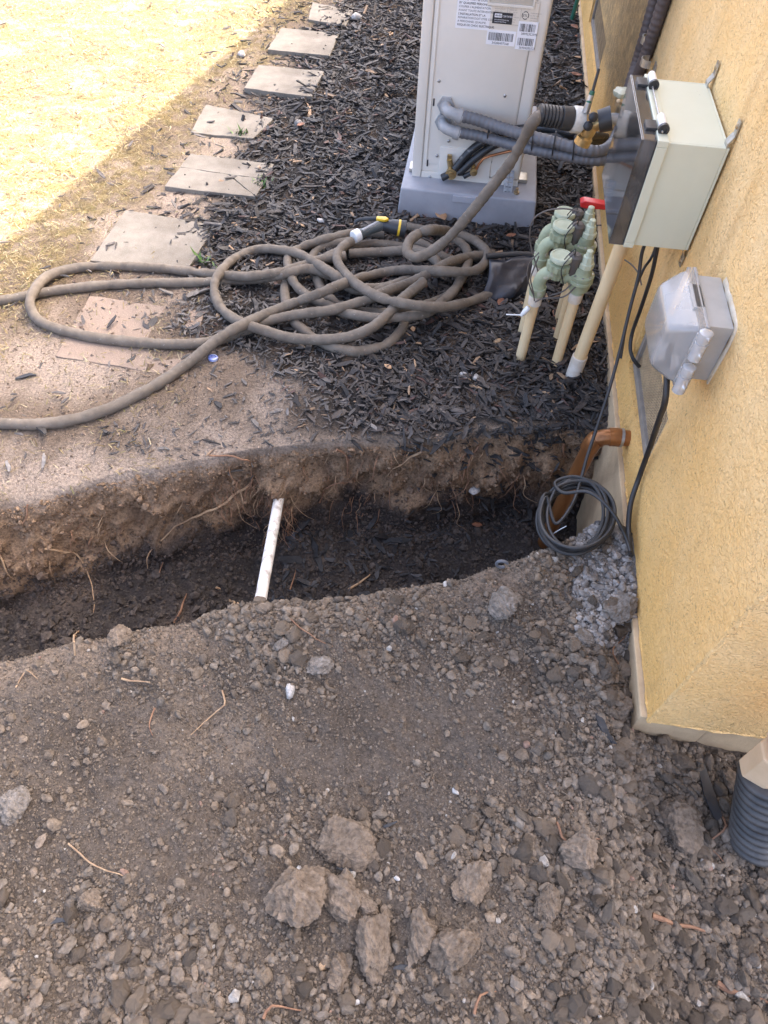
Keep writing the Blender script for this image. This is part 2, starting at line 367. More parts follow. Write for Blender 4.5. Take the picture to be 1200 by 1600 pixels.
C = np.empty(X.shape + (3,)); C[:] = (.17, .128, .094)
C = lerp(C, (.33, .262, .205), sst(-.9, .8, nA))                                   # dusty lip
C = lerp(C, (.15, .108, .06), lawn * .9 * sst(-.9, .5, nB)); C = lerp(C, (.23, .175, .085), lawn * sst(-.2, .6, nB) * .9)
C = lerp(C, (.030, .027, .025), bed); C = lerp(C, (.10, .072, .052), bed * sst(.0, .7, nB) * .8)
C = lerp(C, (.125, .100, .079), pile); C = lerp(C, (.092, .074, .059), pile * sst(0.0, .8, nA)); C = lerp(C, (.195, .156, .122), pile * sst(.1, .9, fbm(X, Y, 3.3, 3, 33)) * .8)
crest = np.exp(-((Y - ynear(X) + .05) / .06) ** 2); C = lerp(C, (.235, .182, .138), crest * .8)
rub = sst(.34, .46, X + .03 * nB) * pile * sst(.72, .95, Y); C = lerp(C, (.22, .205, .19), rub * .75)
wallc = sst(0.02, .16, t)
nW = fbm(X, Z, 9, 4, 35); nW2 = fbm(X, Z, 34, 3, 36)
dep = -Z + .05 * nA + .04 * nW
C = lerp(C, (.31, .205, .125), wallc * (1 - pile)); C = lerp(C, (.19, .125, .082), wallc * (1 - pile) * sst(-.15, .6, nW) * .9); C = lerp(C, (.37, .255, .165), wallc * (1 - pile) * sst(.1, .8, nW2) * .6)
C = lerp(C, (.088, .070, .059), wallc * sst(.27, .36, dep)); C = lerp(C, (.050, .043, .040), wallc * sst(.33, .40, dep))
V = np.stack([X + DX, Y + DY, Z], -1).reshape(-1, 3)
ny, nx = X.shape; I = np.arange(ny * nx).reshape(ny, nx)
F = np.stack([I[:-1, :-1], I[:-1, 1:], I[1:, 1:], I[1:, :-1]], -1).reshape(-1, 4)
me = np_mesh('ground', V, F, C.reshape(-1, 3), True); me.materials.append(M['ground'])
go = bpy.data.objects.new('ground', me); COL.objects.link(go); go['kind'] = 'structure'

# ------------------------------------------------------------------ the house
XW, YC = .555, .66
def wtop(y): return max(1.3, math.tan(R(SUN_EL)) * (2.145 - .18 * (y - 2)) / (math.sin(R(SUN_AZ)) - .18 * math.cos(R(SUN_AZ))))   # unseen top edge, slope made up so its shadow falls along the lawn
house = thing('house', 'orange stucco house with concrete footing along the trench', 'house', (XW, YC, 0))
vents = [(1.29, 1.73, .145, .35), (3.76, 4.56, .12, .30)]
g = G()
yc = [YC, 1.29, 1.73, 3.76, 4.56, 8.6]; zc = [.03, .12, .145, .30, .35, 1.3]
for i in range(5):
    for j in range(5):
        ym, zm = (yc[i] + yc[i + 1]) / 2, (zc[j] + zc[j + 1]) / 2
        if any(a < ym < b and c < zm < d for a, b, c, d in vents): continue
        g.add(([(XW, yc[i], zc[j]), (XW, yc[i + 1], zc[j]), (XW, yc[i + 1], zc[j + 1]), (XW, yc[i], zc[j + 1])], [(0, 3, 2, 1)]))
for a, b, c, d in vents:
    q = XW + .045
    g.add(([(XW, a, c), (XW, b, c), (XW, b, d), (XW, a, d), (q, a, c), (q, b, c), (q, b, d), (q, a, d)], [(0, 1, 5, 4), (1, 2, 6, 5), (2, 3, 7, 6), (3, 0, 4, 7)]))
YE, XE = 8.6, 6.0
g.add(([(XW, YC, 1.3), (XW, YE, 1.3), (XW, YE, wtop(YE)), (XW, YC, wtop(YC))], [(0, 3, 2, 1)]))
g.add(([(XW, YC, .03), (XE, YC, .03), (XE, YC, wtop(YC)), (XW, YC, wtop(YC))], [(0, 1, 2, 3)]))
g.add(([(XW, YE, .03), (XE, YE, .03), (XE, YE, wtop(YE)), (XW, YE, wtop(YE))], [(0, 1, 2, 3)]))
g.add(([(XE, YC, .03), (XE, YE, .03), (XE, YE, wtop(YE)), (XE, YC, wtop(YC))], [(0, 1, 2, 3)]))
g.add(([(XW, YC, .03), (XW, YE, .03), (.62, YE, .03), (.62, YC + .06, .03), (XE, YC + .06, .03), (XE, YC, .03)], [(0, 1, 2, 3, 4, 5)]))
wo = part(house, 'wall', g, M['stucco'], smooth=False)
g = G().add(box(.541, .70, YC + .012, YE, -.62, .026)).add(box(.70, XE, YC + .012, YC + .3, -.62, .026))
g2 = G()
zs_ = np.arange(.03, 1.35, .011); e_ = np.stack([XW + .0035 + .0022 * vnoise(zs_ * 60, zs_ * 0), YC + .0035 + .0022 * vnoise(zs_ * 60, zs_ * 0 + 5), zs_], 1); g2.add(tube(e_, .0055, 8, lambda i, an: .0055 * (1 + .35 * float(vnoise(i * .7, an * 2)))))
xs_ = np.arange(XW, .95, .011); e_ = np.stack([xs_, YC + .004 + .002 * vnoise(xs_ * 60, xs_ * 0), .033 + .002 * vnoise(xs_ * 45, xs_ * 0 + 9)], 1); g2.add(tube(e_, .0055, 8, lambda i, an: .0055 * (1 + .35 * float(vnoise(i * .7, an * 2, 3)))))
ys2 = np.arange(YC, 2.4, .011); e_ = np.stack([XW + .004 + .002 * vnoise(ys2 * 60, ys2 * 0), ys2, .033 + .002 * vnoise(ys2 * 45, ys2 * 0 + 4)], 1); g2.add(tube(e_, .0055, 8, lambda i, an: .0055 * (1 + .35 * float(vnoise(i * .7, an * 2, 6)))))
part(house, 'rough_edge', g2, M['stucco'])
part(house, 'footing', g, M['concrete'], smooth=False, bevel=.004)
ra, rb_ = YC - .01, YE + .05
g = G().add(([(x, y, wtop(y) + d) for d in (.01, .12) for x, y in ((XW - .02, ra), (XW - .02, rb_), (XE, rb_), (XE, ra))], [(0, 1, 2, 3), (7, 6, 5, 4), (0, 4, 5, 1), (1, 5, 6, 2), (2, 6, 7, 3), (3, 7, 4, 0)]))
part(house, 'roof', g, M['roofing'], smooth=False)  # out of view; slab follows the made-up sloped edge to cast the lawn shade
for vi, (a, b, c, d) in enumerate(vents):
    q = XW + .012; e = .024
    g = G().add(box(q, q + .02, a + .001, b - .001, c + .001, c + e)).add(box(q, q + .02, a + .001, b - .001, d - e, d - .001)).add(box(q, q + .02, a + .001, a + e, c + e, d - e)).add(box(q, q + .02, b - e, b - .001, c + e, d - e))
    vo = part(house, 'foundation_vent', g, M['ventframe'], smooth=False, bevel=.002)
    sx = q + .010; g = G(); st = .0100 if vi == 0 else .02
    for yy in np.arange(a + e, b - e, st): g.add(box(sx, sx + .0016, yy - .0019, yy + .0019, c + e, d - e))
    for zz in np.arange(c + e, d - e, st): g.add(box(sx + .0016, sx + .0030, a + e, b - e, zz - .0019, zz + .0019))
    part(vo, 'wire_screen', g, M['screen'], smooth=False, kind='stuff')
    part(vo, 'dark_cavity', box(q + .026, q + .03, a + .002, b - .002, c + .002, d - .002), M['black'], smooth=False)

# ------------------------------------------------------------------ stepping stones
def pav(c4, m, label, zt, cracked=False):
    P = [PZ(u, v, zt) for u, v in c4]; base = sum(P) / 4
    def slab(poly):
        n = []
        for i in range(len(poly)):                       # chipped, uneven outline
            a, b = poly[i], poly[(i + 1) % len(poly)]
            k = max(2, int(np.linalg.norm(b - a) / .03)); nn = np.array([-(b - a)[1], (b - a)[0], 0]) / np.linalg.norm(b - a)
            for q in range(k):
                s = random.uniform(-.003, .002) if q else 0
                n.append(a + (b - a) * q / k + nn * s)
        return prism([(p[0], p[1], zt - .05) for p in n], (0, 0, .05))
    if not cracked:
        return solo('stepping_stone', slab(P), m, label, 'paver', (base[0], base[1], zt - .05), 'stepping stones along the lawn edge', smooth=False, bevel=.003)
    T = thing('stepping_stone', label, 'paver', (base[0], base[1], zt - .05), 'stepping stones along the lawn edge')
    a, b, c, d = P                                        # near-left, near-right, far-right, far-left
    L = a * .42 + d * .58; m1 = (a + b + c + d) / 4 + np.array([.03, .01, 0]); e1 = b * .45 + c * .55; e2 = b * .95 + c * .05; gp = np.array([0, .002, 0])
    for nm, poly in (('near_slab', [a, e2 - gp * 3, m1 - gp, L - gp]), ('far_slab', [L + gp, m1 + gp, e1 + gp, c, d]), ('corner_slab', [m1 + gp * .2 + np.array([.004, 0, 0]), e2 + gp, e1 - gp])):
        part(T, 'slab', slab(poly), m, smooth=False, bevel=.002)
    return T
pav([(140, 407), (292, 420), (338, 352), (196, 328)], M['paver'], 'square grey stepping stone with bark bits, just above the left hose loop', .012)
pav([(257, 291), (398, 309), (428, 256), (298, 240)], M['paver'], 'square grey stepping stone with a crack running across it', .014, True)
pav([(297, 207), (396, 216), (428, 185), (322, 163)], M['paver'], 'grey stepping stone half strewn with bark beyond the cracked one', .012)
pav([(381, 137), (487, 151), (506, 111), (404, 101)], M['paver'], 'clean grey stepping stone, third square from the far end', .022)
pav([(418, 77), (515, 87), (530, 52), (440, 43)], M['paver'], 'grey stepping stone with dark chips, second from the far end', .016)
pav([(482, 30), (540, 40), (552, 16), (488, 3)], M['paver'], 'farthest stepping stone in the row, half buried in bark', .010)
pav([(86, 556), (292, 590), (318, 487), (140, 462)], M['paver_red'], 'reddish dusty stepping stone lying under the hose loop', .004)

# ------------------------------------------------------------------ heat pump on its pad
YA = 2.78
def A(u, v, d=0.0): p = PY(u, v, YA - d); return np.array([p[0], YA - d, p[2]])
pad = thing('equipment_pad', 'grey plastic pad under the beige heat pump', 'pad', (.02, 3.05, 0))
def frus(x0, x1, y0, y1, z0, z1, ins):
    V = [(x0, y0, z0), (x1, y0, z0), (x1, y1, z0), (x0, y1, z0), (x0 + ins, y0 + ins, z1), (x1 - ins, y0 + ins, z1), (x1 - ins, y1 - ins, z1), (x0 + ins, y1 - ins, z1)]
    return V, [(0, 3, 2, 1), (4, 5, 6, 7), (0, 1, 5, 4), (1, 2, 6, 5), (2, 3, 7, 6), (3, 0, 4, 7)]
part(pad, 'slab', frus(-.255, .295, 2.665, 3.52, -.03, .105, .010), M['pad'], bevel=.008, seg=3)
pl0 = PY(707, 312, 2.667); pl1 = PY(757, 325, 2.667)
part(pad, 'sticker', box(pl0[0], pl1[0], 2.6665, 2.675, .075, .098), M['pad_label'], smooth=False)
part(pad, 'anchor_bolt', lathe((.205, 2.72, .105), (0, 0, 1), [(0, .011), (.008, .011), (.0081, .006), (.022, .006)], 8), M['brass_worn'], smooth=False)
ac = thing('heat_pump', 'beige outdoor heat pump with warning stickers and valves', 'heat pump', (0, YA, .105))
x0, x1, zb = -.205, .212, .118
body = G().add(box(x0, x1, YA, 3.50, zb, 1.02))
bm_o = part(ac, 'cabinet', body, M['beige'], bevel=.022, seg=5)
def plate(xa, xb, za, zt, d, name, m, bev=.0015, **k): return part(ac, name, box(xa, xb, YA - d, YA + .002, za, zt), m, smooth=True, bevel=bev, **k)
part(ac, 'side_flange', box(x0 - .008, x0 + .028, YA - .006, YA + .02, zb - .025, 1.0), M['beige'], bevel=.004)
xs_l, xs_r = A(666, 265)[0], A(800, 260)[0]
plate(-.172, .158, .16, .985, .0035, 'side_panel', M['beige'], .003)
part(ac, 'ridge', box(-.163, -.157, YA - .0075, YA - .003, .17, .98), M['beige'], bevel=.002)
g = G().add(box(-.1755, -.1735, YA - .0008, YA + .001, .10, 1.0)).add(box(.1605, .1625, YA - .0008, YA + .001, .125, 1.0)).add(box(.01, .205, YA - .0008, YA + .001, .127, .1285))
part(ac, 'seam', g, M['ink_grey'], smooth=False)
part(ac, 'bottom_rail', prism([(x0 + .03, YA - .005, .104), (-.105, YA - .005, .100), (-.085, YA - .005, .086), (x1 - .012, YA - .005, .083), (x1 - .004, YA - .005, .092), (x1 - .004, YA - .005, .126), (x0 + .03, YA - .005, .126)], (0, .03, 0)), M['beige'], smooth=False, bevel=.0015)
# feet
for fx in (-.205, .222): part(ac, 'foot', box(fx - .022, fx + .022, 2.80, 2.86, .106, .122), M['zinc'], bevel=.004)
# recessed handle at the top of the panel
hz0 = A(800, 8)[2]; part(ac, 'handle_recess', box(.005, .148, YA - .006, YA, hz0 + .004, hz0 + .10), M['beige_dark'], bevel=.004)
part(ac, 'handle_rim', G().add(box(-.001, .154, YA - .0095, YA, hz0 - .004, hz0 + .004)).add(box(-.001, .005, YA - .0095, YA, hz0 + .004, hz0 + .1)).add(box(.148, .154, YA - .0095, YA, hz0 + .004, hz0 + .1)), M['beige'], smooth=False, bevel=.001)
# valve cover
va = A(686, 262)[0]; vb = A(757, 272)[0]
plate(va - .002, vb + .02, .118, .232, .008, 'valve_plate', M['beige'], .004)
part(ac, 'valve_plate_opening', box(-.032, -.005, YA - .0095, YA - .004, .126, .139), M['black'], smooth=False)
# stickers: text as flat print
def line(p, txt, x, z, size, m, y, bold=False):
    c = bpy.data.curves.new('lettering', 'FONT'); c.body = txt; c.size = size; c.offset = .00012 if bold else 0; c.materials.append(m); c.resolution_u = 2
    o = bpy.data.objects.new('lettering', c); COL.objects.link(o); o.parent = p
    o.location = Vector((x, y, z)) - Vector(world_org(p)); o.rotation_euler = (math.pi / 2, 0, 0); return o
def sticker(xa, xb, za, zt, d, name, m, label=None): return part(ac, name, box(xa, xb, YA - d, YA - .002, za, zt), m, smooth=False, label=label)
ys_ = .0046
wl = A(711, 44); wr = A(763, 49); wz0 = wl[2] + .003
st = sticker(wl[0], wr[0], wz0, wz0 + .185, ys_, 'warning_sticker', M['paper'], 'white sticker with warning text')
TY = YA - ys_ - .0004; W_ = wr[0] - wl[0]
rows = ['RISQUE DE CHOC ELECTRIQUE.', 'A PERSONNEL QUALIFIE.', 'REPARATION DOIT ETRE CONFIEE', "L'INSTALLATION ET LA", 'AVANT TOUTE INTERVENTION.', "COUPER L'ALIMENTATION", 'BY QUALIFIED PERSONNEL.', 'SERVICE MUST BE DONE', 'DISCONNECT POWER BEFORE', 'RISK OF ELECTRIC SHOCK.']
for i, tx in enumerate(rows): line(st, tx, wl[0] + .006, wz0 + .008 + i * .0105, .0088, M['ink'], TY, i % 3 == 0)
line(st, 'AVERTISSEMENT', wl[0] + .042, wz0 + .120, .0125, M['ink'], TY, True); line(st, 'WARNING', wl[0] + .055, wz0 + .142, .0125, M['ink'], TY, True)
g = G()
for zz, xx in ((wz0 + .119, wl[0] + .022), (wz0 + .141, wl[0] + .035)): g.add(([(xx, TY, zz), (xx + .013, TY, zz), (xx + .0065, TY, zz + .0115)], [(0, 1, 2)]))
part(st, 'warning_triangle', g, M['ink'], smooth=False)
# rating plate with a certification mark
r0 = A(768, 33); r1 = A(837, 42); rz0 = r0[2] - .008; rz1 = rz0 + .075
rp = sticker(r0[0], r1[0], rz0, rz1, .0042, 'rating_plate', M['beige_dark'], 'tan rating plate with a black badge and a listing mark')
rp.data.materials[0] = mat('plate_tan', (.69, .63, .54), (.66, .60, .51), rough=.5)
TY2 = YA - .0042 - .0004; g = G(); Wp = r1[0] - r0[0]
for fx in (.32, .62): g.add(box(r0[0] + Wp * fx, r0[0] + Wp * fx + .0007, TY2, TY2 + .0003, rz0 + .003, rz1 - .003))
for fz in (.05, .95): g.add(box(r0[0] + .002, r1[0] - .002, TY2, TY2 + .0003, rz0 + .075 * fz, rz0 + .075 * fz + .0007))
part(rp, 'plate_lines', g, M['ink_grey'], smooth=False)
for j, (fx, n_) in enumerate(((.02, 6), (.34, 9), (.64, 3))):
    for k in range(n_): line(rp, random.choice(['VOLTS 208/230', 'PH 1  HZ 60', 'MODEL NO.', 'SERIAL NO.', 'LRA  MCA', 'FUSE MAX']), r0[0] + Wp * fx + .003, rz1 - .010 - k * .0068, .0052, M['ink_grey'], TY2)
bx0 = r0[0] + .002; bd = part(rp, 'certified_badge', box(bx0, bx0 + .066, YA - .0050, YA - .003, rz0 + .004, rz0 + .037), M['ink'], smooth=False, bevel=.0006)
bd2 = part(rp, 'lettering', box(bx0 + .006, bx0 + .030, YA - .0054, YA - .0048, rz0 + .022, rz0 + .033), M['paper'], smooth=False)
line(rp, 'AHRI', bx0 + .0075, rz0 + .0245, .0095, M['ink'], YA - .0058, True); line(rp, 'CERTIFIED', bx0 + .032, rz0 + .024, .0075, M['paper'], YA - .0054)
for k in range(2): line(rp, 'www.ahridirectory.org' if k else 'Unitary Heat Pump', bx0 + .006, rz0 + .0085 + k * .006, .0052, M['paper'], YA - .0054)
cx, cz = r0[0] + Wp * .73, rz0 + .034; g = G()
for k in range(28):
    a0, a1 = 2 * math.pi * k / 28, 2 * math.pi * (k + 1) / 28
    if k % 7 == 3: continue
    g.add(([(cx + .0095 * math.cos(a0), TY2, cz + .0095 * math.sin(a0)), (cx + .0095 * math.cos(a1), TY2, cz + .0095 * math.sin(a1)), (cx + .012 * math.cos(a1), TY2, cz + .012 * math.sin(a1)), (cx + .012 * math.cos(a0), TY2, cz + .012 * math.sin(a0))], [(0, 1, 2, 3)]))
part(rp, 'listing_mark', g, M['ink'], smooth=False); line(rp, 'ETL', cx - .0078, cz - .0035, .0095, M['ink'], TY2, True)
line(rp, 'LISTED', cx - .0105, cz - .024, .006, M['ink_grey'], TY2)
for k in range(4): line(rp, ['CONFORMS TO', 'UL STD 1995', 'CERTIFIED', 'CSA C22.2'][k], cx + .016, cz + .006 - k * .007, .005, M['ink_grey'], TY2)
# barcodes
def barcode(xa, xb, za, zt, n_, nrows, name, d):
    s = sticker(xa, xb, za, zt, d, name, M['paper'], 'white barcode sticker'); yy = YA - d - .0004; hh = (zt - za) / nrows
    g = G()
    for r_ in range(nrows):
        x = xa + .006
        while x < xb - .008:
            wd = random.choice((.0011, .0011, .0018, .0026)); g.add(([(x, yy, za + r_ * hh + hh * .30), (x + wd, yy, za + r_ * hh + hh * .30), (x + wd, yy, za + r_ * hh + hh * .84), (x, yy, za + r_ * hh + hh * .84)], [(0, 1, 2, 3)])); x += wd + random.choice((.0011, .0016, .0024))
        line(s, ''.join(random.choice('0123456789') for _ in range(11)), xa + (xb - xa) * .2, za + r_ * hh + hh * .06, hh * .24, M['ink'], yy)
    part(s, 'bars', g, M['ink'], smooth=False)
b0 = A(759, 68); b1 = A(803, 74); barcode(b0[0], b1[0], b0[2], b0[2] + .044, 30, 1, 'barcode_sticker', .0048)
c0 = A(804, 73); c1 = A(833, 78); barcode(c0[0] + .001, c1[0] + .002, c0[2] - .005, c0[2] + .078, 16, 2, 'barcode_sticker', .0052)
# slots and screws
g = G()
for u, v in ((678, 159), (668, 254)): p = A(u, v); g.add(box(p[0] - .003, p[0] + .003, YA - .0042, YA - .001, p[2] - .013, p[2] + .013))
part(ac, 'slot', g, M['ink'], smooth=False)
for u, v, d in ((701, 219, .009), (683, 242, .009), (672, 275, .006), (770, 290, .006), (767, 252, .004), (789, 149, .004), (686, 126, .004)):
    p = A(u, v); part(ac, 'screw', lathe((p[0], YA - d + .002, p[2]), (0, -1, 0), [(0, .006), (.003, .0055), (.0045, .003)], 10), M['steel'])
# service valves
def valve(u, v, rr, capv):
    p = A(u, v); q = np.array([p[0], YA - .035, p[2]])
    part(ac, 'service_valve', G().add(lathe((q[0], YA - .008, q[2]), (0, -1, 0), [(0, rr * .7), (.02, rr * .7), (.021, rr), (.036, rr), (.037, rr * .45), (.042, rr * .45)], 14)).add(cyl(q + np.array([0, .012, 0]), q + np.array([-.012, .010, .045]) * (rr / .02), rr * .55, rr * .5, 10)).add(box(q[0] - rr * .55 - .01, q[0] - .004, YA - .028, YA - .016, q[2] + .035 * rr / .02, q[2] + .060 * rr / .02)), M['brass'])
    part(ac, 'valve_cap', cyl(q + np.array(capv) * .4, q + np.array(capv) * 1.5, rr * .62, rr * .66, 12), M['black'])
    return q
q1 = valve(706, 264, .0215, (-.022, 0, -.014)); q2 = valve(741, 261, .0145, (-.024, 0, -.016))
# refrigerant lines (black insulation) and thin copper line to the wall
L1 = smooth_path([q1 + np.array([.012, 0, .018]), A(735, 236, .024), A(765, 216, .018), A(800, 203, .02), PY(850, 201, 2.70), PY(905, 208, 2.62), PX(950, 215, .56)], .02)
part(ac, 'insulated_line', tube(L1, .0150, 10), M['black_tape'])
L2 = smooth_path([q1 + np.array([.03, 0, .005]), A(748, 243, .024), A(780, 224, .018), PY(830, 216, 2.71), PY(890, 216, 2.63), PX(950, 225, .56)], .02)
part(ac, 'insulated_line', tube(L2, .0145, 10), M['black'])
L3 = smooth_path([q2 + np.array([.008, 0, .006]), A(755, 248, .035), A(785, 239, .02), A(805, 235, .03), PY(835, 233, 2.70), PY(890, 228, 2.62), PX(945, 232, .55)], .02)
part(ac, 'copper_line', tube(L3, .0052, 8), M['copper'])
# electrical elbows
def elbow(u, v):
    p = A(u, v); P = smooth_path([(p[0], YA - .004, p[2]), (p[0] + .001, YA - .030, p[2]), (p[0] + .012, YA - .048, p[2] - .003), (p[0] + .034, YA - .053, p[2] - .008), (p[0] + .048, YA - .054, p[2] - .011)], .006)
    part(ac, 'conduit_elbow', G().add(tube(P, .0200, 12)).add(lathe((p[0], YA - .003, p[2]), (0, -1, 0), [(0, .032), (.012, .032)], 6)).add(lathe(P[-1] - (P[-1] - P[-2]) * .5, P[-1] - P[-3], [(0, .0245), (.018, .0245), (.020, .0225), (.024, .0225)], 12)), M['elbow'])
    return P[-1]
e1 = elbow(697, 163); e2 = elbow(693, 189)
# slotted steel strap hanging off the cabinet corner
sp0, sp1 = A(797, 266, .016), A(791, 318, .075); T = thing('slotted_strap', 'slotted steel strap leaning on the corner of the heat pump', 'strap', sp1)
dv = sp1 - sp0; Ls = np.linalg.norm(dv); dv /= Ls; wv = np.array([1., 0, 0]); nv = np.cross(dv, wv)
g = G(); n_ = 7
def quadbar(a, b, hw, off=0): 
    c = wv * off; return prism([sp0 + dv * a + wv * (off - hw), sp0 + dv * b + wv * (off - hw), sp0 + dv * b + wv * (off + hw), sp0 + dv * a + wv * (off + hw)], nv * .003)
g.add(quadbar(0, Ls, .003, -.014)).add(quadbar(0, Ls, .003, .014))
for k in range(n_ + 1): g.add(quadbar(max(0, Ls * k / n_ - .0065), min(Ls, Ls * k / n_ + .0065), .0115))
g.add(quadbar(0, Ls, .0018, 0))
part(T, 'strap_bar', g, mat('strap_steel', (.26, .26, .26), (.42, .42, .42), rough=.4, metal=.5, nscale=30, thresh=(.5, .75)), smooth=False)

# conduits running from the elbows to the wall and up it
def conduit(e, pts, name, label, r, clampz):
    T = thing(name, label, 'conduit', e)
    P = smooth_path(pts, .0045); ki = int(np.argmax((P[:, 1] > 2.66) & (P[:, 0] > .4))); f_ = lambda i, an: r * (1.0 if (i // 2) % 2 else .92)
    part(T, 'tube', tube(P[:ki + 1], r, 12, f_), M['conduit']); part(T, 'wall_tube', tube(P[ki:], r, 12, f_), M['conduit_wall'])
    return P
C1 = conduit(e1, [e1, PY(745, 187, 2.712), PY(780, 199, 2.68), PY(820, 211, 2.62), PY(880, 226, 2.58), PY(915, 235, 2.56), PY(940, 236, 2.57), PY(958, 222, 2.62), PX(972, 190, XW - .03), PX(990, 135, XW - .022), PX(1006, 95, XW - .021), PX(1020, 55, XW - .021), PX(1040, -5, XW - .021), PX(1062, -70, XW - .021)], 'conduit', 'upper grey flexible conduit from the heat pump, bending up the wall', .0210, 0)
C2 = conduit(e2, [e2, PY(745, 212, 2.712), PY(780, 221, 2.68), PY(820, 231, 2.62), PY(880, 243, 2.58), PY(920, 250, 2.56), PY(945, 249, 2.57), PY(960, 235, 2.64), PX(968, 200, XW - .035), PX(982, 140, XW - .03), PX(994, 100, XW - .018), PX(1006, 60, XW - .017), PX(1024, -5, XW - .017), PX(1044, -70, XW - .017)], 'conduit', 'lower grey flexible conduit from the heat pump, thinner one up the wall', .0190, 0)
def ring_around(P2, name, m, r, wd, label, cat, group=None):
    c = sum(np.array(p) for p in P2) / len(P2); ax = P2[0] - P2[1]
    return c
zt = 0
for k, (ua, va_, ub, vb_) in enumerate(((766, 190, 762, 216), (834, 204, 831, 232), (868, 211, 863, 240), (898, 217, 895, 247))):
    yk = np.interp(ua, [745, 780, 820, 880, 915], [2.722, 2.69, 2.62, 2.58, 2.56]); a = PY(ua, va_, yk); b = PY(ub, vb_, yk); m_ = (a + b) / 2; ax = np.array([.98, -.1, -.16]); hv = (a - b) / 2; dv_ = np.cross(ax, hv); dv_ /= np.linalg.norm(dv_); L = []
    for t_ in np.linspace(0, 2 * math.pi, 25): L.append(m_ + hv * math.cos(t_) * 1.32 + dv_ * math.sin(t_) * .0225)
    solo('zip_tie', tube(np.array(L), .0026, 6), M['black'], ['black zip tie nearest the conduit elbows', 'black zip tie on the conduits just right of the rising hose', 'second black zip tie to the right of the hose on the conduits', 'black zip tie nearest the bend of the two conduits'][k], 'zip tie', m_, 'zip ties round the conduits')
for (u, v, rr, off, lab) in ((1013, 97, .0215, .021, 'silver pipe strap round the thicker wall conduit'), (1013, 62, .0195, .019, 'small silver clip on the wall conduits, the upper one')):
    p = PX(u, v, XW - off); g = G(); L = [p + np.array([-math.cos(t_) * rr, math.sin(t_) * rr, 0]) for t_ in np.linspace(-1.75, 1.75, 18)]
    for i in range(17): g.add(prism([L[i] + np.array([0, 0, -.011]), L[i + 1] + np.array([0, 0, -.011]), L[i + 1] + np.array([0, 0, .011]), L[i] + np.array([0, 0, .011])], (p - L[i]) / rr * .003 * -1))
    g.add(box(XW - .004, XW - .0005, p[1] - rr - .03, p[1] - rr + .004, p[2] - .011, p[2] + .011))
    solo('pipe_strap', g, M['zinc'], lab, 'pipe strap', p, smooth=True)

# ------------------------------------------------------------------ junction box on the wall
jb = thing('junction_box', 'pale cream electrical box with smoky cover on the stucco wall', 'electrical box', (XW, 1.775, .595))
j = dict(y0=1.612, y1=1.938, z0=.597, z1=.838)
def shell(xa, xb, y0, y1, z0, z1, th):                   # tray open towards +x or -x (xa open side)
    g = G(); s = 1 if xb > xa else -1
    g.add(box(min(xb, xb - s * th), max(xb, xb - s * th), y0, y1, z0, z1)); lo, hi = min(xa, xb - s * th), max(xa, xb - s * th)
    g.add(box(lo, hi, y0, y0 + th, z0, z1)).add(box(lo, hi, y1 - th, y1, z0, z1)).add(box(lo, hi, y0 + th, y1 - th, z0, z0 + th)).add(box(lo, hi, y0 + th, y1 - th, z1 - th, z1)); return g
part(jb, 'enclosure', shell(.420, XW - .006, j['y0'], j['y1'], j['z0'], j['z1'], .006), M['boxcream'], smooth=False, bevel=.0018)
g = G(); f0 = .008
for (ya, yb, za, zt) in ((j['y0'] - f0, j['y1'] + f0, j['z0'] - .004, j['z0'] + .008), (j['y0'] - f0, j['y1'] + f0, j['z1'] - .008, j['z1'] + .006), (j['y0'] - f0, j['y0'] + .008, j['z0'] + .008, j['z1'] - .008), (j['y1'] - .008, j['y1'] + f0, j['z0'] + .008, j['z1'] - .008)): g.add(box(.396, .4195, ya, yb, za, zt))
part(jb, 'flange', g, M['boxcream'], smooth=False, bevel=.002)
part(jb, 'cover', shell(.3945, .362, j['y0'] - .003, j['y1'] + .003, j['z0'] - .002, j['z1'] + .003, .0035), M['smoke'], smooth=False, bevel=.0012)
g = G()
for yy in (j['y0'] - .003, j['y1'] + .003):
    for zz in (j['z0'] - .002, j['z1'] + .003): pass
part(jb, 'gasket', G().add(box(.3948, .3957, j['y0'] - .005, j['y0'] + .004, j['z0'], j['z1'])).add(box(.3948, .3957, j['y0'], j['y1'], j['z0'] - .003, j['z0'] + .004)), M['ink'], smooth=False)
part(jb, 'panel', box(.445, .452, j['y0'] + .012, j['y1'] - .012, j['z0'] + .012, j['z1'] - .012), M['boxin'], smooth=False, bevel=.002)
part(jb, 'timer', G().add(box(.412, .444, 1.66, 1.80, .69, .81)).add(lathe((.411, 1.73, .75), (-1, 0, 0), [(0, .04), (.008, .04), (.009, .01), (.016, .01)], 20)), M['elbow'], bevel=.003)
g = G()
for k in range(5):
    yy = 1.65 + .05 * k; g.add(tube(smooth_path([(.44, yy, .70), (.405, yy + .02, .66 - .006 * k), (.41, yy - .02, .63), (.43, yy + .01, .606)], .008), .004, 6))
part(jb, 'wiring', g, M['rubber'])
part(jb, 'hinge_rod', cyl((.405, j['y0'] + .02, j['z1'] + .012), (.405, j['y1'] - .02, j['z1'] + .012), .0022, n=8), M['clear'])
for yy in (1.893, 1.672):
    ho = part(jb, 'hinge', lathe((.408, yy + .03, j['z1'] + .014), (0, -1, 0), [(0, .0075), (.002, .009), (.05, .009), (.056, .0075)], 14), M['white'])
    part(ho, 'hinge_ring', lathe((.408, yy - .026, j['z1'] + .014), (0, -1, 0), [(0, .0118), (.009, .0118), (.0092, .007), (.006, .006)], 14), M['black'])
    part(jb, 'hinge_leaf', box(.374, .398, yy - .02, yy + .02, j['z1'] + .0035, j['z1'] + .010), M['black'], bevel=.001)
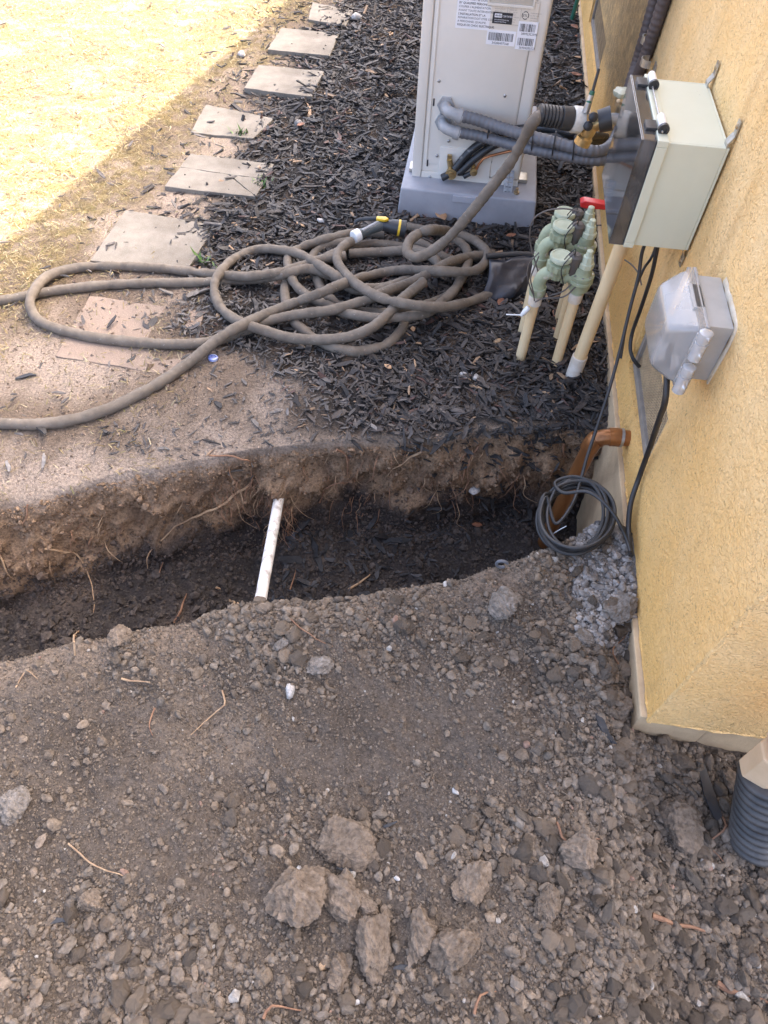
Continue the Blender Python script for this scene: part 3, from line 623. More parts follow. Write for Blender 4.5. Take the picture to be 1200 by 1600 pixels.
for (yy, sg, zz) in ((1.625, 1, j['z1']), (1.925, 1, j['z1']), (1.632, -1, j['z0'])):
    P = [(XW - .010, zz - sg * .02), (XW - .012, zz + sg * .008), (XW - .003, zz + sg * .024), (XW - .003, zz + sg * .052)]
    g = G()
    for i in range(3):
        (xa, za), (xb, zb_) = P[i], P[i + 1]; wd = .012 - (.002 if i == 2 else 0)
        g.add(prism([(xa, yy - wd, za), (xa, yy + wd, za), (xb, yy + wd, zb_), (xb, yy - wd, zb_)], (-.0028, 0, .0004)))
    to = part(jb, 'mounting_foot', g, M['zinc'], smooth=False)
    part(to, 'foot_screw', lathe((XW - .004, yy, zz + sg * .040), (-1, 0, 0), [(0, .007), (.003, .006), (.005, .003)], 10), M['brass_worn'])

# ------------------------------------------------------------------ outlet with clear cover
ob = thing('outlet_box', 'grey outlet box with a clear plastic cover and a plugged-in cord', 'outlet', (XW, 1.28, .545))
o = dict(y0=1.175, y1=1.385, z0=.548, z1=.700)
part(ob, 'box', box(.503, XW - .002, o['y0'] + .02, o['y1'] - .02, o['z0'] + .01, o['z1'] - .008), M['greybox'], bevel=.004)
part(ob, 'back_plate', box(.494, .5025, o['y0'] + .004, o['y1'] - .004, o['z0'] - .002, o['z1']), M['clear_bright'], bevel=.003)
V = [(.4935, o['y0'], o['z0']), (.4935, o['y1'], o['z0']), (.4935, o['y1'], o['z1']), (.4935, o['y0'], o['z1'])]
i1 = [(.462, o['y0'] + .012, o['z0'] + .006), (.462, o['y1'] - .012, o['z0'] + .006), (.462, o['y1'] - .012, o['z1'] - .012), (.462, o['y0'] + .012, o['z1'] - .012)]
i2 = [(.425, o['y0'] + .034, o['z0'] + .02), (.425, o['y1'] - .034, o['z0'] + .02), (.425, o['y1'] - .034, o['z1'] - .034), (.425, o['y0'] + .034, o['z1'] - .034)]
Vc = V + i1 + i2; Fc = []
for a in (0, 4):
    for k in range(4): Fc.append((a + k, a + (k + 1) % 4, a + 4 + (k + 1) % 4, a + 4 + k))
Fc.append((8, 9, 10, 11))
def rrect(x, ins, rad, n=6):
    out = []; ya, yb, za_, zb_ = o['y0'] + ins, o['y1'] - ins, o['z0'] + ins * .7, o['z1'] - ins
    for cy_, cz_, a0 in ((yb - rad, zb_ - rad, 0), (ya + rad, zb_ - rad, 90), (ya + rad, za_ + rad, 180), (yb - rad, za_ + rad, 270)):
        for k in range(n): a = R(a0 + 90 * k / (n - 1)); out.append((x, cy_ + rad * math.cos(a), cz_ + rad * math.sin(a)))
    return out
Vc, Fc = [], []; secs = [(.4935, 0, .010), (.484, 0, .010), (.482, .006, .010), (.472, .0085, .012), (.450, .019, .014), (.438, .025, .016), (.433, .030, .016), (.4305, .038, .016)]
for a in secs: Vc += rrect(*a)
for i in range(len(secs) - 1):
    for k in range(24): Fc.append((i * 24 + k, i * 24 + (k + 1) % 24, i * 24 + 24 + (k + 1) % 24, i * 24 + 24 + k))
Fc.append(tuple((len(secs) - 1) * 24 + k for k in range(24)))
cv = part(ob, 'cover', (Vc, Fc), M['clear'])
for zz in (.668, .583):
    part(ob, 'latch', G().add(lathe((.492, o['y0'] - .012, zz + .034), (0, 0, -1), [(0, .010), (.002, .0135), (.020, .0135), (.021, .010), (.025, .010), (.026, .0135), (.066, .0135), (.068, .009)], 16)).add(box(.480, .494, o['y0'] - .012, o['y0'] + .002, zz - .02, zz + .02)), M['clear_bright'])
part(ob, 'receptacle', G().add(box(.478, .5025, 1.24, 1.32, .59, .70)).add(box(.452, .478, 1.25, 1.29, .60, .64)), M['greybox'], bevel=.003)
part(ob, 'spare_tag', prism([(.47, 1.30, .548), (.47, 1.335, .548), (.462, 1.33, .528), (.462, 1.302, .53)], (.002, 0, 0)), M['white'], smooth=False)
g = G(); L = []
for (yy, zz) in ((1.193, .556), (1.190, .60), (1.189, .65), (1.191, .686), (1.201, .696), (1.23, .699), (1.28, .698), (1.345, .698)): L.append((XW - .002, yy, zz))
P = smooth_path(L, .008); flat = lambda VF: ([(XW - (XW - q[0]) * .35, q[1], q[2]) for q in VF[0]], VF[1]); part(ob, 'caulk_bead', flat(tube(P, .008, 7, lambda i, an: .008 * (1 + .45 * vnoise(i * .35, an)))), M['caulk'])

# ------------------------------------------------------------------ cables
cordP = [(.478, 1.262, .60), (.476, 1.255, .565), PX(1040, 622, .485), PX(1030, 655, .505), PX(1015, 700, .532), PX(1000, 742, .5425), PX(986, 785, .5345), PX(982, 825, .533), PX(986, 868, .533)]
T = thing('power_cord', 'thick black cord hanging from the clear outlet cover to the rubble', 'cord', cordP[-1])
part(T, 'cord', tube(smooth_path(cordP, .01), .0068, 10), M['rubber'])
cp = [np.array([.475, 1.70, .598]), PY(1004, 392, 1.70), PY(998, 430, 1.68), PY(985, 480, 1.64), PY(968, 550, 1.57), PY(950, 615, 1.49), PY(932, 670, 1.42), PY(917, 715, 1.35), PY(906, 755, 1.28), PY(893, 790, 1.21), PY(868, 818, 1.16)]
loops = []
for k in range(8):
    cx, cy = 897 + random.uniform(-7, 7), 808 + random.uniform(-7, 7); rx, ry = 58 + random.uniform(-12, 4), 60 + random.uniform(-10, 3); yk = 1.185 + random.uniform(-.012, .012)
    for t_ in np.arange(0, 2 * math.pi - .01, math.pi / 7):
        a = 2.6 + t_ * (1 if 1 else -1); loops.append(PY(cx + rx * math.cos(a) + 10 * math.sin(a) * .3, cy - ry * math.sin(a), yk + .11 * math.sin(a)))
tail = [PY(880, 770, 1.235), PY(915, 768, 1.22), PY(940, 782, 1.19), PY(962, 808, 1.15), PX(978, 840, .52), PX(985, 862, .528)]
T = thing('coiled_cable', 'thin black cable from the cream box, coiled in the trench by the wall', 'cable', PY(897, 868, 1.07))
part(T, 'cable', tube(smooth_path(cp + loops + tail, .009), .0047, 8), M['rubber'])
part(T, 'wire_tie', tube(smooth_path([PY(852, 842, 1.125), PY(862, 836, 1.12), PY(872, 829, 1.125), PY(885, 822, 1.13)], .006), .0012, 6), M['steel'])
solo('sensor_wire', tube(smooth_path([np.array([.50, 1.72, .598]), PY(1026, 393, 1.72), PX(1018, 430, .52), PX(1002, 480, .53), PX(988, 520, .538), PX(985, 545, .542), PX(990, 562, .55), PX(999, 573, .572)], .01), .0055, 8), M['rubber'], 'short black wire from the cream box into the mesh vent', 'wire', PX(999, 573, .56))
solo('sensor_wire', tube(smooth_path([np.array([.51, 1.75, .598]), PY(1020, 398, 1.73), PY(1006, 420, 1.70), PY(992, 455, 1.69), PX(980, 500, .535), PX(970, 560, .533)], .01), .0038, 8), M['rubber'], 'thinner black wire crossing beneath the cream box', 'wire', PX(975, 520, .53))

# ------------------------------------------------------------------ drain pipe, white pipe
pa = PX(986, 680, XW); P0 = PY(938, 682, 1.47); zt0 = P0[2]
T = thing('drain_pipe', 'glossy brown pipe with elbow dropping from the wall into the trench', 'pipe', (P0[0], 1.47, -.4))
xb_ = P0[0] - .012; yb_ = 1.468
Pd = smooth_path([(.575, 1.475, zt0), (.53, 1.475, zt0), (.50, 1.474, zt0 - .002), (xb_ + .008, 1.472, zt0 - .012), (xb_ - .004, 1.47, zt0 - .04), (xb_ - .008, yb_, zt0 - .09), (xb_ - .022, yb_ - .01, -.15), (xb_ - .04, yb_ - .02, -.45)], .008)
part(T, 'pipe', tube(Pd, .0235, 16), M['brownpipe'])
for (a, b) in ((6, 9), (13, 17)): part(T, 'coupling', tube(Pd[a - 2:b], .0268, 16), M['brownpipe'])
part(T, 'solder_ring', tube(Pd[4:6], .0275, 16), M['steel'])
w0, w1 = PY(430, 806, 1.30), PZ(406, 944, -.12); w0 = PZ(431, 806, -.20)
dd = (w1 - w0) / np.linalg.norm(w1 - w0)
T = thing('white_pipe', 'dirty white plastic pipe sticking out of the trench wall', 'pipe', w0)
part(T, 'pipe', lathe(w0 - dd * .12, dd, [(0, .0165), (np.linalg.norm(w1 - w0) + .14, .0165)], 16), M['pipe_white'])

# ------------------------------------------------------------------ sprinkler manifold
def sprinkler(xl, xr, y, zl, label, zg):
    T = thing('sprinkler_valve', label, 'valve', ((xl + xr) / 2, y, 0), 'green sprinkler valves by the wall')
    part(T, 'pipe', cyl((xl - .006, y - .02, -.06), (xl, y, zl - .15), .0165, n=14), M['pvc'])
    part(T, 'pipe', cyl((xr - .004, y - .02, -.06), (xr, y, zl - .13), .0165, n=14), M['pvc'])
    part(T, 'coupling', lathe((xl, y, zl - .175), (0, 0, 1), [(0, .0205), (.038, .0215), (.04, .02)], 16), M['pvc_white'])
    part(T, 'coupling', lathe((xr, y, zl - .150), (0, 0, 1), [(0, .0205), (.030, .0215), (.032, .02)], 16), M['pvc_white'])
    xm = xl + .045
    P = smooth_path([(xl, y, zl - .11), (xl + .002, y, zl - .085), (xl + .014, y, zl - .066), (xm, y, zl - .058)], .006)
    part(T, 'riser', G().add(lathe((xl, y, zl - .140), (0, 0, 1), [(0, .0235), (.012, .0255), (.026, .0255), (.028, .021), (.045, .019)], 16)).add(tube(P, .0195, 12)), M['valve'])
    br = part(T, 'vacuum_breaker', lathe((xm, y, zl - .075), (0, 0, 1), [(0, .020), (.012, .024), (.030, .030), (.032, .0335), (.050, .0335), (.052, .026)], 48, 12, .10), M['valve'])
    part(br, 'cap', lathe((xm, y, zl - .022), (0, 0, 1), [(0, .022), (.010, .022), (.0102, .0335), (.019, .0335), (.022, .031), (.0222, .027), (.0205, .0265)], 28), M['valve_cap'])
    part(T, 'cross_pipe', G().add(cyl((xm, y, zl - .062), (xr, y, zl - .072), .019, n=14)).add(lathe((xr - .055, y, zl - .067), (1, 0, -.08), [(0, .0225), (.014, .0225)], 14)), M['valve'])
    part(T, 'valve_body', lathe((xr, y, zl - .120), (0, 0, 1), [(0, .0205), (.012, .0205), (.016, .030), (.040, .034), (.042, .0365), (.050, .0365), (.052, .034), (.056, .036), (.066, .036), (.070, .027), (.090, .023)], 28), M['valve'])
    g = G()
    for q in range(8): a = q * math.pi / 4; g.add(lathe((xr + .030 * math.cos(a), y + .030 * math.sin(a), zl - .055), (0, 0, 1), [(0, .0042), (.004, .004), (.005, .002)], 8))
    part(T, 'flange_screw', g, M['steel'], kind='stuff')
    bo = part(T, 'bonnet', lathe((xr + .004, y, zl - .030), (0, 0, 1), [(0, .021), (.014, .021), (.016, .017), (.034, .014), (.036, .010), (.052, .009), (.054, .005)], 24, 8, .08), M['valve_cap'])
    part(T, 'solenoid', lathe((xr - .035, y + .004, zl - .060), (.05, 0, 1), [(0, .0175), (.004, .020), (.058, .020), (.060, .018), (.066, .012)], 16), M['solenoid'])
    g = G()
    for s in (-1, 1): g.add(tube(smooth_path([(xr - .035, y + .006 * s, zl - .0), (xr - .045, y - .02, zl + .025 + .008 * s), (xr - .07, y - .03 + .01 * s, zl - .02), (xr - .05, y - .03, zl - .08)], .006), .0016, 6))
    part(T, 'lead_wire', g, M['black'])
    return T
y1_, y2_, y3_ = 1.90, 2.02, 2.13
za, zb2, zc2 = PY(878, 398, y1_)[2], PY(882, 350, y2_)[2], PY(884, 330, y3_)[2]
xo = PY(878, 398, y1_)[0] - .045
sprinkler(xo, xo + .118, y1_, za, 'green sprinkler valve nearest the camera, lowest of the three', 0)
sprinkler(PY(882, 350, y2_)[0] - .045, PY(882, 350, y2_)[0] + .075, y2_, zb2, 'middle green sprinkler valve between the other two', 0)
sprinkler(PY(884, 330, y3_)[0] - .045, PY(884, 330, y3_)[0] + .07, y3_, zc2, 'green sprinkler valve at the back with an open ringed cap', 0)
# white riser pipe up to the cream box
b_ = PZ(894, 590, -.02); tp = np.array([.452, 1.83, .60])
T = thing('riser_pipe', 'long cream riser pipe from the bark up to the cream box', 'pipe', b_)
dv = (tp - b_) / np.linalg.norm(tp - b_)
part(T, 'pipe', cyl(b_ + dv * .08, tp, .0205, n=18), M['pvc']); part(T, 'coupling', lathe(b_ - dv * .06, dv, [(0, .0235), (.15, .0245), (.152, .0215)], 18), M['pvc_white'])
# red handled ball valve behind the sprinkler valves
hv0, hv1 = PY(907, 317, 2.20), PY(946, 322, 2.20); hb = PY(917, 345, 2.20)
T = thing('ball_valve', 'grey ball valve with a red lever handle by the sprinkler valves', 'valve', (hb[0], 2.2, 0))
part(T, 'pipe', cyl((hb[0], 2.2, -.05), (hb[0], 2.2, hb[2]), .0165, n=12), M['pvc'])
part(T, 'body', lathe((hb[0], 2.2, hb[2] - .03), (0, 0, 1), [(0, .02), (.01, .026), (.05, .026), (.056, .018), (.09, .016)], 16), M['solenoid'])
zh = hv0[2] + .018
part(T, 'lever', prism([(hv0[0] - .004, 2.183, zh - .008), (hv0[0] + .01, 2.178, zh + .0), (hv1[0] + .01, 2.178, zh - .006), (hv1[0] + .012, 2.178, zh - .022), (hv0[0] + .012, 2.178, zh - .024), (hv0[0], 2.18, zh - .022)], (0, .032, .0)), M['red'], bevel=.005, seg=3)
# loose control wires with a white connector
g = G()
for k, pts in enumerate(([(905, 330), (880, 326), (852, 330), (832, 345), (828, 375), (835, 405), (842, 428)], [(842, 395), (828, 410), (824, 428), (828, 448), (834, 462)], [(842, 400), (834, 420), (829, 436), (833, 455), (835, 470)], [(895, 442), (880, 455), (858, 462)], [(900, 448), (880, 464), (850, 466), (836, 472)], [(965, 400), (985, 412), (998, 428), (1002, 445)])):
    yk = 1.88 if k != 0 else 1.95
    P = [PY(u, v, yk - .01 * (k % 3)) if k != 5 else PX(u, v, .52) for u, v in pts]
    solo('control_wire', tube(smooth_path(P, .008), .0022, 6), M['solenoid'], ['thin wire arching over the left of the sprinkler valves', 'thin wire hanging left of the front sprinkler pipe, outermost loop', 'thin wire hanging left of the front sprinkler pipe, inner loop', 'short wire passing under the front sprinkler valve', 'long low wire behind the front sprinkler pipe', 'thin grey wire on the wall right of the cream riser pipe'][k], 'wire', P[-1])
c_ = PY(820, 487, 1.87); solo('wire_connector', G().add(lathe(c_, (.5, .2, .75), [(-.018, .004), (-.016, .0055), (0, .0085), (.016, .0085), (.018, .006)], 10)).add(cyl(c_ + np.array([-.01, 0, -.014]), c_ + np.array([-.055, 0, -.018]), .002, n=6)), M['white'], 'white wire connector beside the front sprinkler pipe', 'connector', c_)

# ------------------------------------------------------------------ spigot with splitter
YS = 2.2
def S(u, v, dy=0): return PY(u, v, YS + dy)
T = thing('spigot', 'brass wall spigot with a two-way splitter and green lever', 'spigot', PX(985, 185, XW))
wallp = np.array([XW, YS + .03, S(968, 182)[2]])
part(T, 'supply_pipe', cyl(wallp, S(948, 186), .015, n=12), M['elbow'])
part(T, 'faucet', G().add(lathe(S(972, 178, .02), (0, 0, 1), [(-.03, .014), (-.012, .016), (.0, .020), (.02, .020), (.022, .026), (.032, .026), (.034, .017), (.055, .015)], 16)), M['brass_worn'])
ht = S(972, 150, .02); part(T, 'faucet_handle', lathe(ht, (0, 0, 1), [(0, .020), (.008, .024), (.014, .024), (.018, .013)], 24, 6, .18), mat('old_handle', (.46, .48, .38), (.3, .3, .22), rough=.5, nscale=40))
part(T, 'coupler_ring', lathe(S(935, 190), S(953, 185) - S(935, 190), [(0, .030), (.036, .033)], 24), M['black'])
part(T, 'splitter', G().add(cyl(S(937, 190), S(921, 197), .022, .020, 14)).add(lathe(S(924, 196), S(911, 220) - S(924, 196), [(0, .021), (.022, .021), (.03, .019), (.036, .0245), (.056, .0245), (.057, .0185), (.05, .017)], 18)).add(cyl(S(924, 196), S(907, 189), .02, .023, 14)), M['brass'])
for (u, v) in ((917, 196), (925, 182)): part(T, 'shutoff_knob', G().add(lathe(S(u, v, -.03), (.2, -1, .3), [(-.01, .006), (.004, .009), (.008, .013), (.016, .013), (.02, .008)], 12)), M['black'])
le0, le1, le2 = S(915, 175, -.02), S(924, 148, -.015), S(936, 107, 0)
part(T, 'lever', cyl(le0, le1, .010, .008, 10), M['steel']); part(T, 'lever_grip', G().add(cyl(S(920, 160, -.018), S(926, 142, -.012), .0085, .0075, 10)), M['green']); part(T, 'lever_rod', cyl(S(926, 143, -.012), le2, .0045, .004, 8), M['black'])

# ------------------------------------------------------------------ garden hose
HR = .0172
cn0, cn1 = S(846, 180, -.03), S(892, 186, -.01)
strands = {                                          # layered bottom to top
 'a': [(450, 432), (445, 452), (447, 472), (455, 495), (467, 510), (490, 527), (520, 542), (557, 549), (595, 542), (615, 530), (630, 510), (630, 495), (622, 478), (604, 462), (585, 450)],
 'b': [(545, 378), (515, 382), (495, 393), (486, 410), (495, 435), (507, 459), (532, 477), (557, 487), (607, 489), (660, 478), (700, 462), (716, 445), (716, 428), (700, 408), (672, 388), (650, 378)],
 'c': [(490, 414), (517, 399), (545, 388), (580, 381), (615, 384), (650, 391), (690, 402), (722, 412)],
 'd': [(545, 396), (590, 394), (640, 392), (668, 398), (684, 412), (680, 428)],
 'e': [(600, 367), (560, 364), (525, 370), (495, 378), (462, 391), (450, 405), (452, 425), (462, 445), (482, 463), (512, 478), (545, 490), (592, 497), (640, 494), (672, 486), (695, 468), (712, 450), (728, 420), (732, 400), (724, 384), (702, 372), (680, 366)],
 'f': [(-80, 480), (-40, 476), (0, 470), (45, 462), (94, 453), (187, 444), (281, 442), (340, 440), (400, 436), (445, 428), (482, 420), (520, 432), (552, 452), (580, 456), (612, 448)],
 'g': [(540, 400), (510, 404), (480, 412), (445, 424), (400, 431), (375, 432), (319, 427), (244, 419), (180, 416), (120, 419), (75, 432), (53, 455), (47, 477), (60, 500), (94, 515), (150, 528), (225, 536), (281, 538), (319, 536), (352, 528), (392, 513), (425, 500), (470, 491), (520, 484), (568, 470), (605, 455), (640, 442), (668, 428), (700, 411), (735, 401), (772, 398)],
 'h': [(640, 437), (600, 449), (565, 449), (535, 437), (495, 412), (465, 396), (432, 390), (402, 390), (370, 402), (347, 422), (335, 445), (339, 470), (352, 488), (378, 505), (415, 517), (450, 527), (495, 531), (545, 526), (582, 511), (607, 490), (622, 473), (640, 458), (662, 440)],
 'i': [(600, 355), (630, 354), (665, 360), (700, 364), (732, 372), (754, 386), (762, 401), (752, 417), (733, 424), (692, 424), (630, 422), (580, 430), (542, 441), (495, 460), (445, 479), (395, 500), (345, 527), (304, 560), (262, 590), (225, 612), (169, 639), (112, 656), (56, 663), (0, 661), (-50, 655), (-90, 648)],
 'k': [(549, 377), (536, 386), (527, 398), (529, 412), (543, 431), (563, 448), (592, 464), (630, 474), (680, 480), (717, 476), (755, 464), (782, 453), (807, 439), (830, 420), (850, 402)],
}
done = np.zeros((0, 3)); built = {}
for nm, px in strands.items():
    P = smooth_path([PG(u, v, .02) for u, v in px], .006)
    base = h(P[:, 0], P[:, 1]) + HR * .80; z = base.copy()
    if len(done):
        for i in range(len(P)):
            d2 = (done[:, 0] - P[i, 0]) ** 2 + (done[:, 1] - P[i, 1]) ** 2; m_ = d2 < (2 * HR) ** 2
            if m_.any(): z[i] = max(z[i], (done[m_, 2] + np.sqrt((2 * HR) ** 2 - d2[m_]) * .92).max())
    k_ = 6; pz = np.pad(z - base, k_, mode='edge'); zz = np.array([pz[i:i + 2 * k_ + 1].max() for i in range(len(z))])
    for k_ in (9, 9, 7): pz = np.pad(zz, k_, mode='edge'); zz = np.array([pz[i:i + 2 * k_ + 1].mean() for i in range(len(zz))])
    zn = base + np.minimum(zz, .10)
    for q in range(3): pz = np.pad(zn, 5, mode='edge'); zn = np.array([pz[i:i + 11].mean() for i in range(len(zn))])
    P = CP + (P - CP) * ((zn - CP[2]) / (P[:, 2] - CP[2]))[:, None]
    built[nm] = P; done = np.vstack([done, P[::2]])
# the run from the spigot, down into the first small loop
pts = [cn0, S(832, 192, -.05), PY(800, 250, 2.17), PY(762, 300, 2.15), PY(725, 345, 2.14), PY(698, 374, 2.13), PY(672, 394, 2.12), PY(650, 402, 2.11), PY(637, 394, 2.14), PY(640, 377, 2.19), PY(656, 364, 2.24), PY(676, 359, 2.27)]
spg = smooth_path(pts + [built['i'][int(len(built['i']) * .04)] * 0 + PG(700, 361, .05)], .006)
def hose_tube(P, seed):
    s = np.concatenate([[0], np.cumsum(np.linalg.norm(np.diff(P, axis=0), axis=1))])
    amp = .5 + .5 * vnoise(s * 3.1, s * 0 + seed, 40)
    kk = [random.uniform(0, s[-1]) for _ in range(int(s[-1] / .22) + 1)]; ringw = 1 - sum(.16 * np.exp(-((s - q) / .014) ** 2) for q in kk) + .05 * vnoise(s * 9, s * 0 + seed, 41) + np.clip(amp, .1, 1) * 0.06 * np.sin(s * 300 + 2 * vnoise(s * 30, s * 0 + seed, 42))
    return tube(P, 0, 14, lambda i, an: HR * (ringw[i] + .06 * float(vnoise(s[i] * 70 + math.cos(an) * 1.2, math.sin(an) * 1.2 + seed, 43))))
T = thing('garden_hose', 'long brown cloth-covered garden hose tangled on the bark', 'hose', PZ(560, 440, 0))
full = np.vstack([spg[:-2]])
part(T, 'hose_run', hose_tube(spg, 1.0), M['hose'])
for k, nm in enumerate(built): part(T, 'hose_run', hose_tube(built[nm], 2.3 + k), M['hose'])
ax = cn1 - cn0; Lc = np.linalg.norm(ax)
cn = part(T, 'hose_connector', lathe(cn0 - ax / Lc * .012, ax, [(0, .020)] + [q for k in range(6) for q in ((.004 + k * .0105, .0285), (.0105 + k * .0105, .0295), (.0107 + k * .0105, .0245), (.0142 + k * .0105, .0245))] + [(.070, .031), (Lc + .012, .032)], 22), M['black'])
part(T, 'collar', lathe(cn1, S(908, 188) - cn1, [(0, .031), (.006, .034), (.032, .034), (.036, .029)], 16, 8, .03), mat('collar_white', (.62, .60, .55), (.45, .42, .36), rough=.45, nscale=40))
# spray nozzle on the other end
n0, n1, n2 = PG(556, 373, .05), PG(597, 351, .075), PG(634, 358, .055)
n0[2] = max(n0[2], .06)
NZ = thing('spray_nozzle', 'black and grey hose nozzle with yellow clip lying on the coils', 'nozzle', n0)
av = n1 - n0; La = np.linalg.norm(av)
part(NZ, 'handle', lathe(n0, av, [(0, .017), (.02, .018), (.06, .0165), (La, .021)], 16), M['teal_black']); part(NZ, 'collar', lathe(n0 - av / La * .012, av, [(0, .021), (.003, .0235), (.026, .0235), (.028, .019)], 18), M['white'])
bv = n2 - n1; Lb = np.linalg.norm(bv)
part(NZ, 'head', lathe(n1 - bv / Lb * .02, bv, [(0, .015), (.015, .022), (.05, .023), (.055, .027), (Lb, .030), (Lb + .018, .0315), (Lb + .02, .027)], 20), M['black'])
part(NZ, 'yellow_ring', lathe(n1 + bv * .66, bv, [(0, .0295), (.0085, .0305)], 20), M['yellow'])
part(NZ, 'grip_strip', cyl(n0 + av * .25 + np.array([0, -.006, .014]), n1 + np.array([-.01, -.006, .016]), .006, n=8), M['elbow'])
part(NZ, 'trigger', tube(smooth_path([n1 + np.array([-.005, .01, .02]), n1 + np.array([-.05, .012, .012]), n1 + np.array([-.09, .014, .002]), n1 + np.array([-.105, .012, -.012])], .006), .0075, 8), M['black'])
part(NZ, 'clip', G().add(prism([n1 + np.array([-.022, -.012, .020]), n1 + np.array([.012, -.016, .020]), n1 + np.array([.026, -.004, .020]), n1 + np.array([.012, .010, .020]), n1 + np.array([-.022, .006, .020])], (0, 0, .010))), M['yellow'], bevel=.003)

# ------------------------------------------------------------------ black plastic sheet, downspout
e0, e1_ = PG(764, 404, .085), PG(842, 402, .085); nn = 26; g = G(); V = []; F = []
for i in range(nn):
    a = i / (nn - 1)
    for k in range(9):
        b = k / 8; p = e0 * (1 - a) + e1_ * a; z_ = .088 * (1 - b) ** .7 + .004; yy = p[1] - .015 - .13 * b - .012 * math.sin(a * 5); V.append((p[0] - .012 * b + .01 * math.sin(a * 9 + b * 3), yy, z_ + .010 * math.sin(a * 7 + b * 4) * b + .006 * vnoise(a * 6, b * 6)))
for i in range(nn - 1):
    for k in range(8): F.append((i * 9 + k, (i + 1) * 9 + k, (i + 1) * 9 + k + 1, i * 9 + k + 1))
so_ = solo('plastic_sheet', (V, F), M['sheet'], 'black plastic sheet poking out of the bark beside the hose coils', 'plastic sheet', (e0 + e1_) / 2 * np.array([1, 1, 0]))
md = so_.modifiers.new('thickness', 'SOLIDIFY'); md.thickness = .003
solo('edging_strip', tube(smooth_path([e0 + np.array([-.01, 0, .008]), (e0 + e1_) / 2 + np.array([0, .004, .012]), e1_ + np.array([.02, 0, .008])], .01), .0105, 10), M['black'], 'black tube along the top edge of the plastic sheet', 'edging', e0)

d0 = np.array([.800, .465, -.06]); d1 = np.array([.742, .545, .165]); rr = .060; da = d1 - d0; Ld = np.linalg.norm(da)
dp = thing('drain_hose', 'black corrugated drain pipe under the downspout at the wall corner', 'drain pipe', (.78, .48, 0))
prof = []
for k in range(int(Ld / .021)):
    z_ = k * .021; prof += [(z_, rr * .89), (z_ + .003, rr * .98), (z_ + .006, rr), (z_ + .010, rr), (z_ + .013, rr * .98), (z_ + .0165, rr * .89)]
part(dp, 'pipe', lathe(d0, da, prof, 40), M['corrugated'])
ds = thing('downspout', 'tan painted downspout entering the black corrugated pipe', 'downspout', (d1[0], d1[1], .12))
oc = [(.052 * math.cos(a), .045 * math.sin(a)) for a in np.arange(R(22.5), R(360), R(45))]
part(ds, 'adapter', prism([(d1[0] + x, d1[1] + y, .13) for x, y in oc], (0, .004, .10)), M['downspout'], smooth=False, bevel=.004)
part(ds, 'tube', box(d1[0] - .036, d1[0] + .04, d1[1] - .025, d1[1] + .04, .2305, 2.4), M['downspout'], smooth=False, bevel=.006)

# ------------------------------------------------------------------ scattered pieces
def ico(sub):
    bm = bmesh.new(); bmesh.ops.create_icosphere(bm, subdivisions=sub, radius=1); bm.verts.ensure_lookup_table()
    V = np.array([v.co[:] for v in bm.verts]); F = np.array([[v.index for v in f.verts] for f in bm.faces]); bm.free(); return V, F
ICO = {k: ico(k) for k in (1, 2, 3, 4, 5)}
def lump(sub, seed, amp=.22):
    V, F = ICO[sub]; r_ = np.random.default_rng(seed); V = V.copy()
    for q in range(7):                                    # flattened facets as broken soil has
        d = r_.normal(size=3); d /= np.linalg.norm(d); c = r_.uniform(.62, .9); s = V @ d; V = V - np.where(s > c, s - c, 0)[:, None] * d
    if sub > 1: V *= 1 + amp * .35 * r_.normal(size=(len(V), 1)) * (.5 if sub == 2 else .0)
    else: V *= 1 + .10 * r_.normal(size=(len(V), 1))
    V += .10 * np.sin(V[:, [1, 2, 0]] * 3.1 + r_.uniform(0, 6, 3)); return V * np.array([1, r_.uniform(.7, 1), r_.uniform(.6, .95)]), F
def rots(n, tilt):
    yaw = rng.uniform(0, 2 * math.pi, n); a = rng.uniform(0, 2 * math.pi, n); tl = rng.normal(0, tilt, n)
    cz, sz = np.cos(yaw), np.sin(yaw); Rz = np.zeros((n, 3, 3)); Rz[:, 0, 0] = cz; Rz[:, 0, 1] = -sz; Rz[:, 1, 0] = sz; Rz[:, 1, 1] = cz; Rz[:, 2, 2] = 1
    ux, uy = np.cos(a), np.sin(a); c, s = np.cos(tl), np.sin(tl); Q = np.zeros((n, 3, 3))
    Q[:, 0, 0] = c + ux * ux * (1 - c); Q[:, 0, 1] = ux * uy * (1 - c); Q[:, 0, 2] = uy * s; Q[:, 1, 0] = ux * uy * (1 - c); Q[:, 1, 1] = c + uy * uy * (1 - c); Q[:, 1, 2] = -ux * s
    Q[:, 2, 0] = -uy * s; Q[:, 2, 1] = ux * s; Q[:, 2, 2] = c
    return Q @ Rz
def scatter(name, shapes, pos, rot, scl, cols, m, label=None, smooth=False):
    VV, FF, CC = [], [], []; n0 = 0; idx = rng.integers(0, len(shapes), len(pos))
    for k, (V, F) in enumerate(shapes):
        sel = np.where(idx == k)[0]
        if not len(sel): continue
        v = np.einsum('nij,nvj->nvi', rot[sel], V[None] * scl[sel][:, None, :]) + pos[sel][:, None, :]
        f = F[None] + (np.arange(len(sel)) * len(V))[:, None, None] + n0; n0 += len(sel) * len(V)
        VV.append(v.reshape(-1, 3)); FF.append(f.reshape(-1, F.shape[1])); CC.append(np.repeat(cols[sel], len(V), 0))
    me = np_mesh(name, np.vstack(VV), np.vstack(FF), np.vstack(CC), smooth); me.materials.append(m)
    ob_ = bpy.data.objects.new(name, me); COL.objects.link(ob_); ob_['kind'] = 'stuff'
    if label: ob_['label'] = label
    return ob_
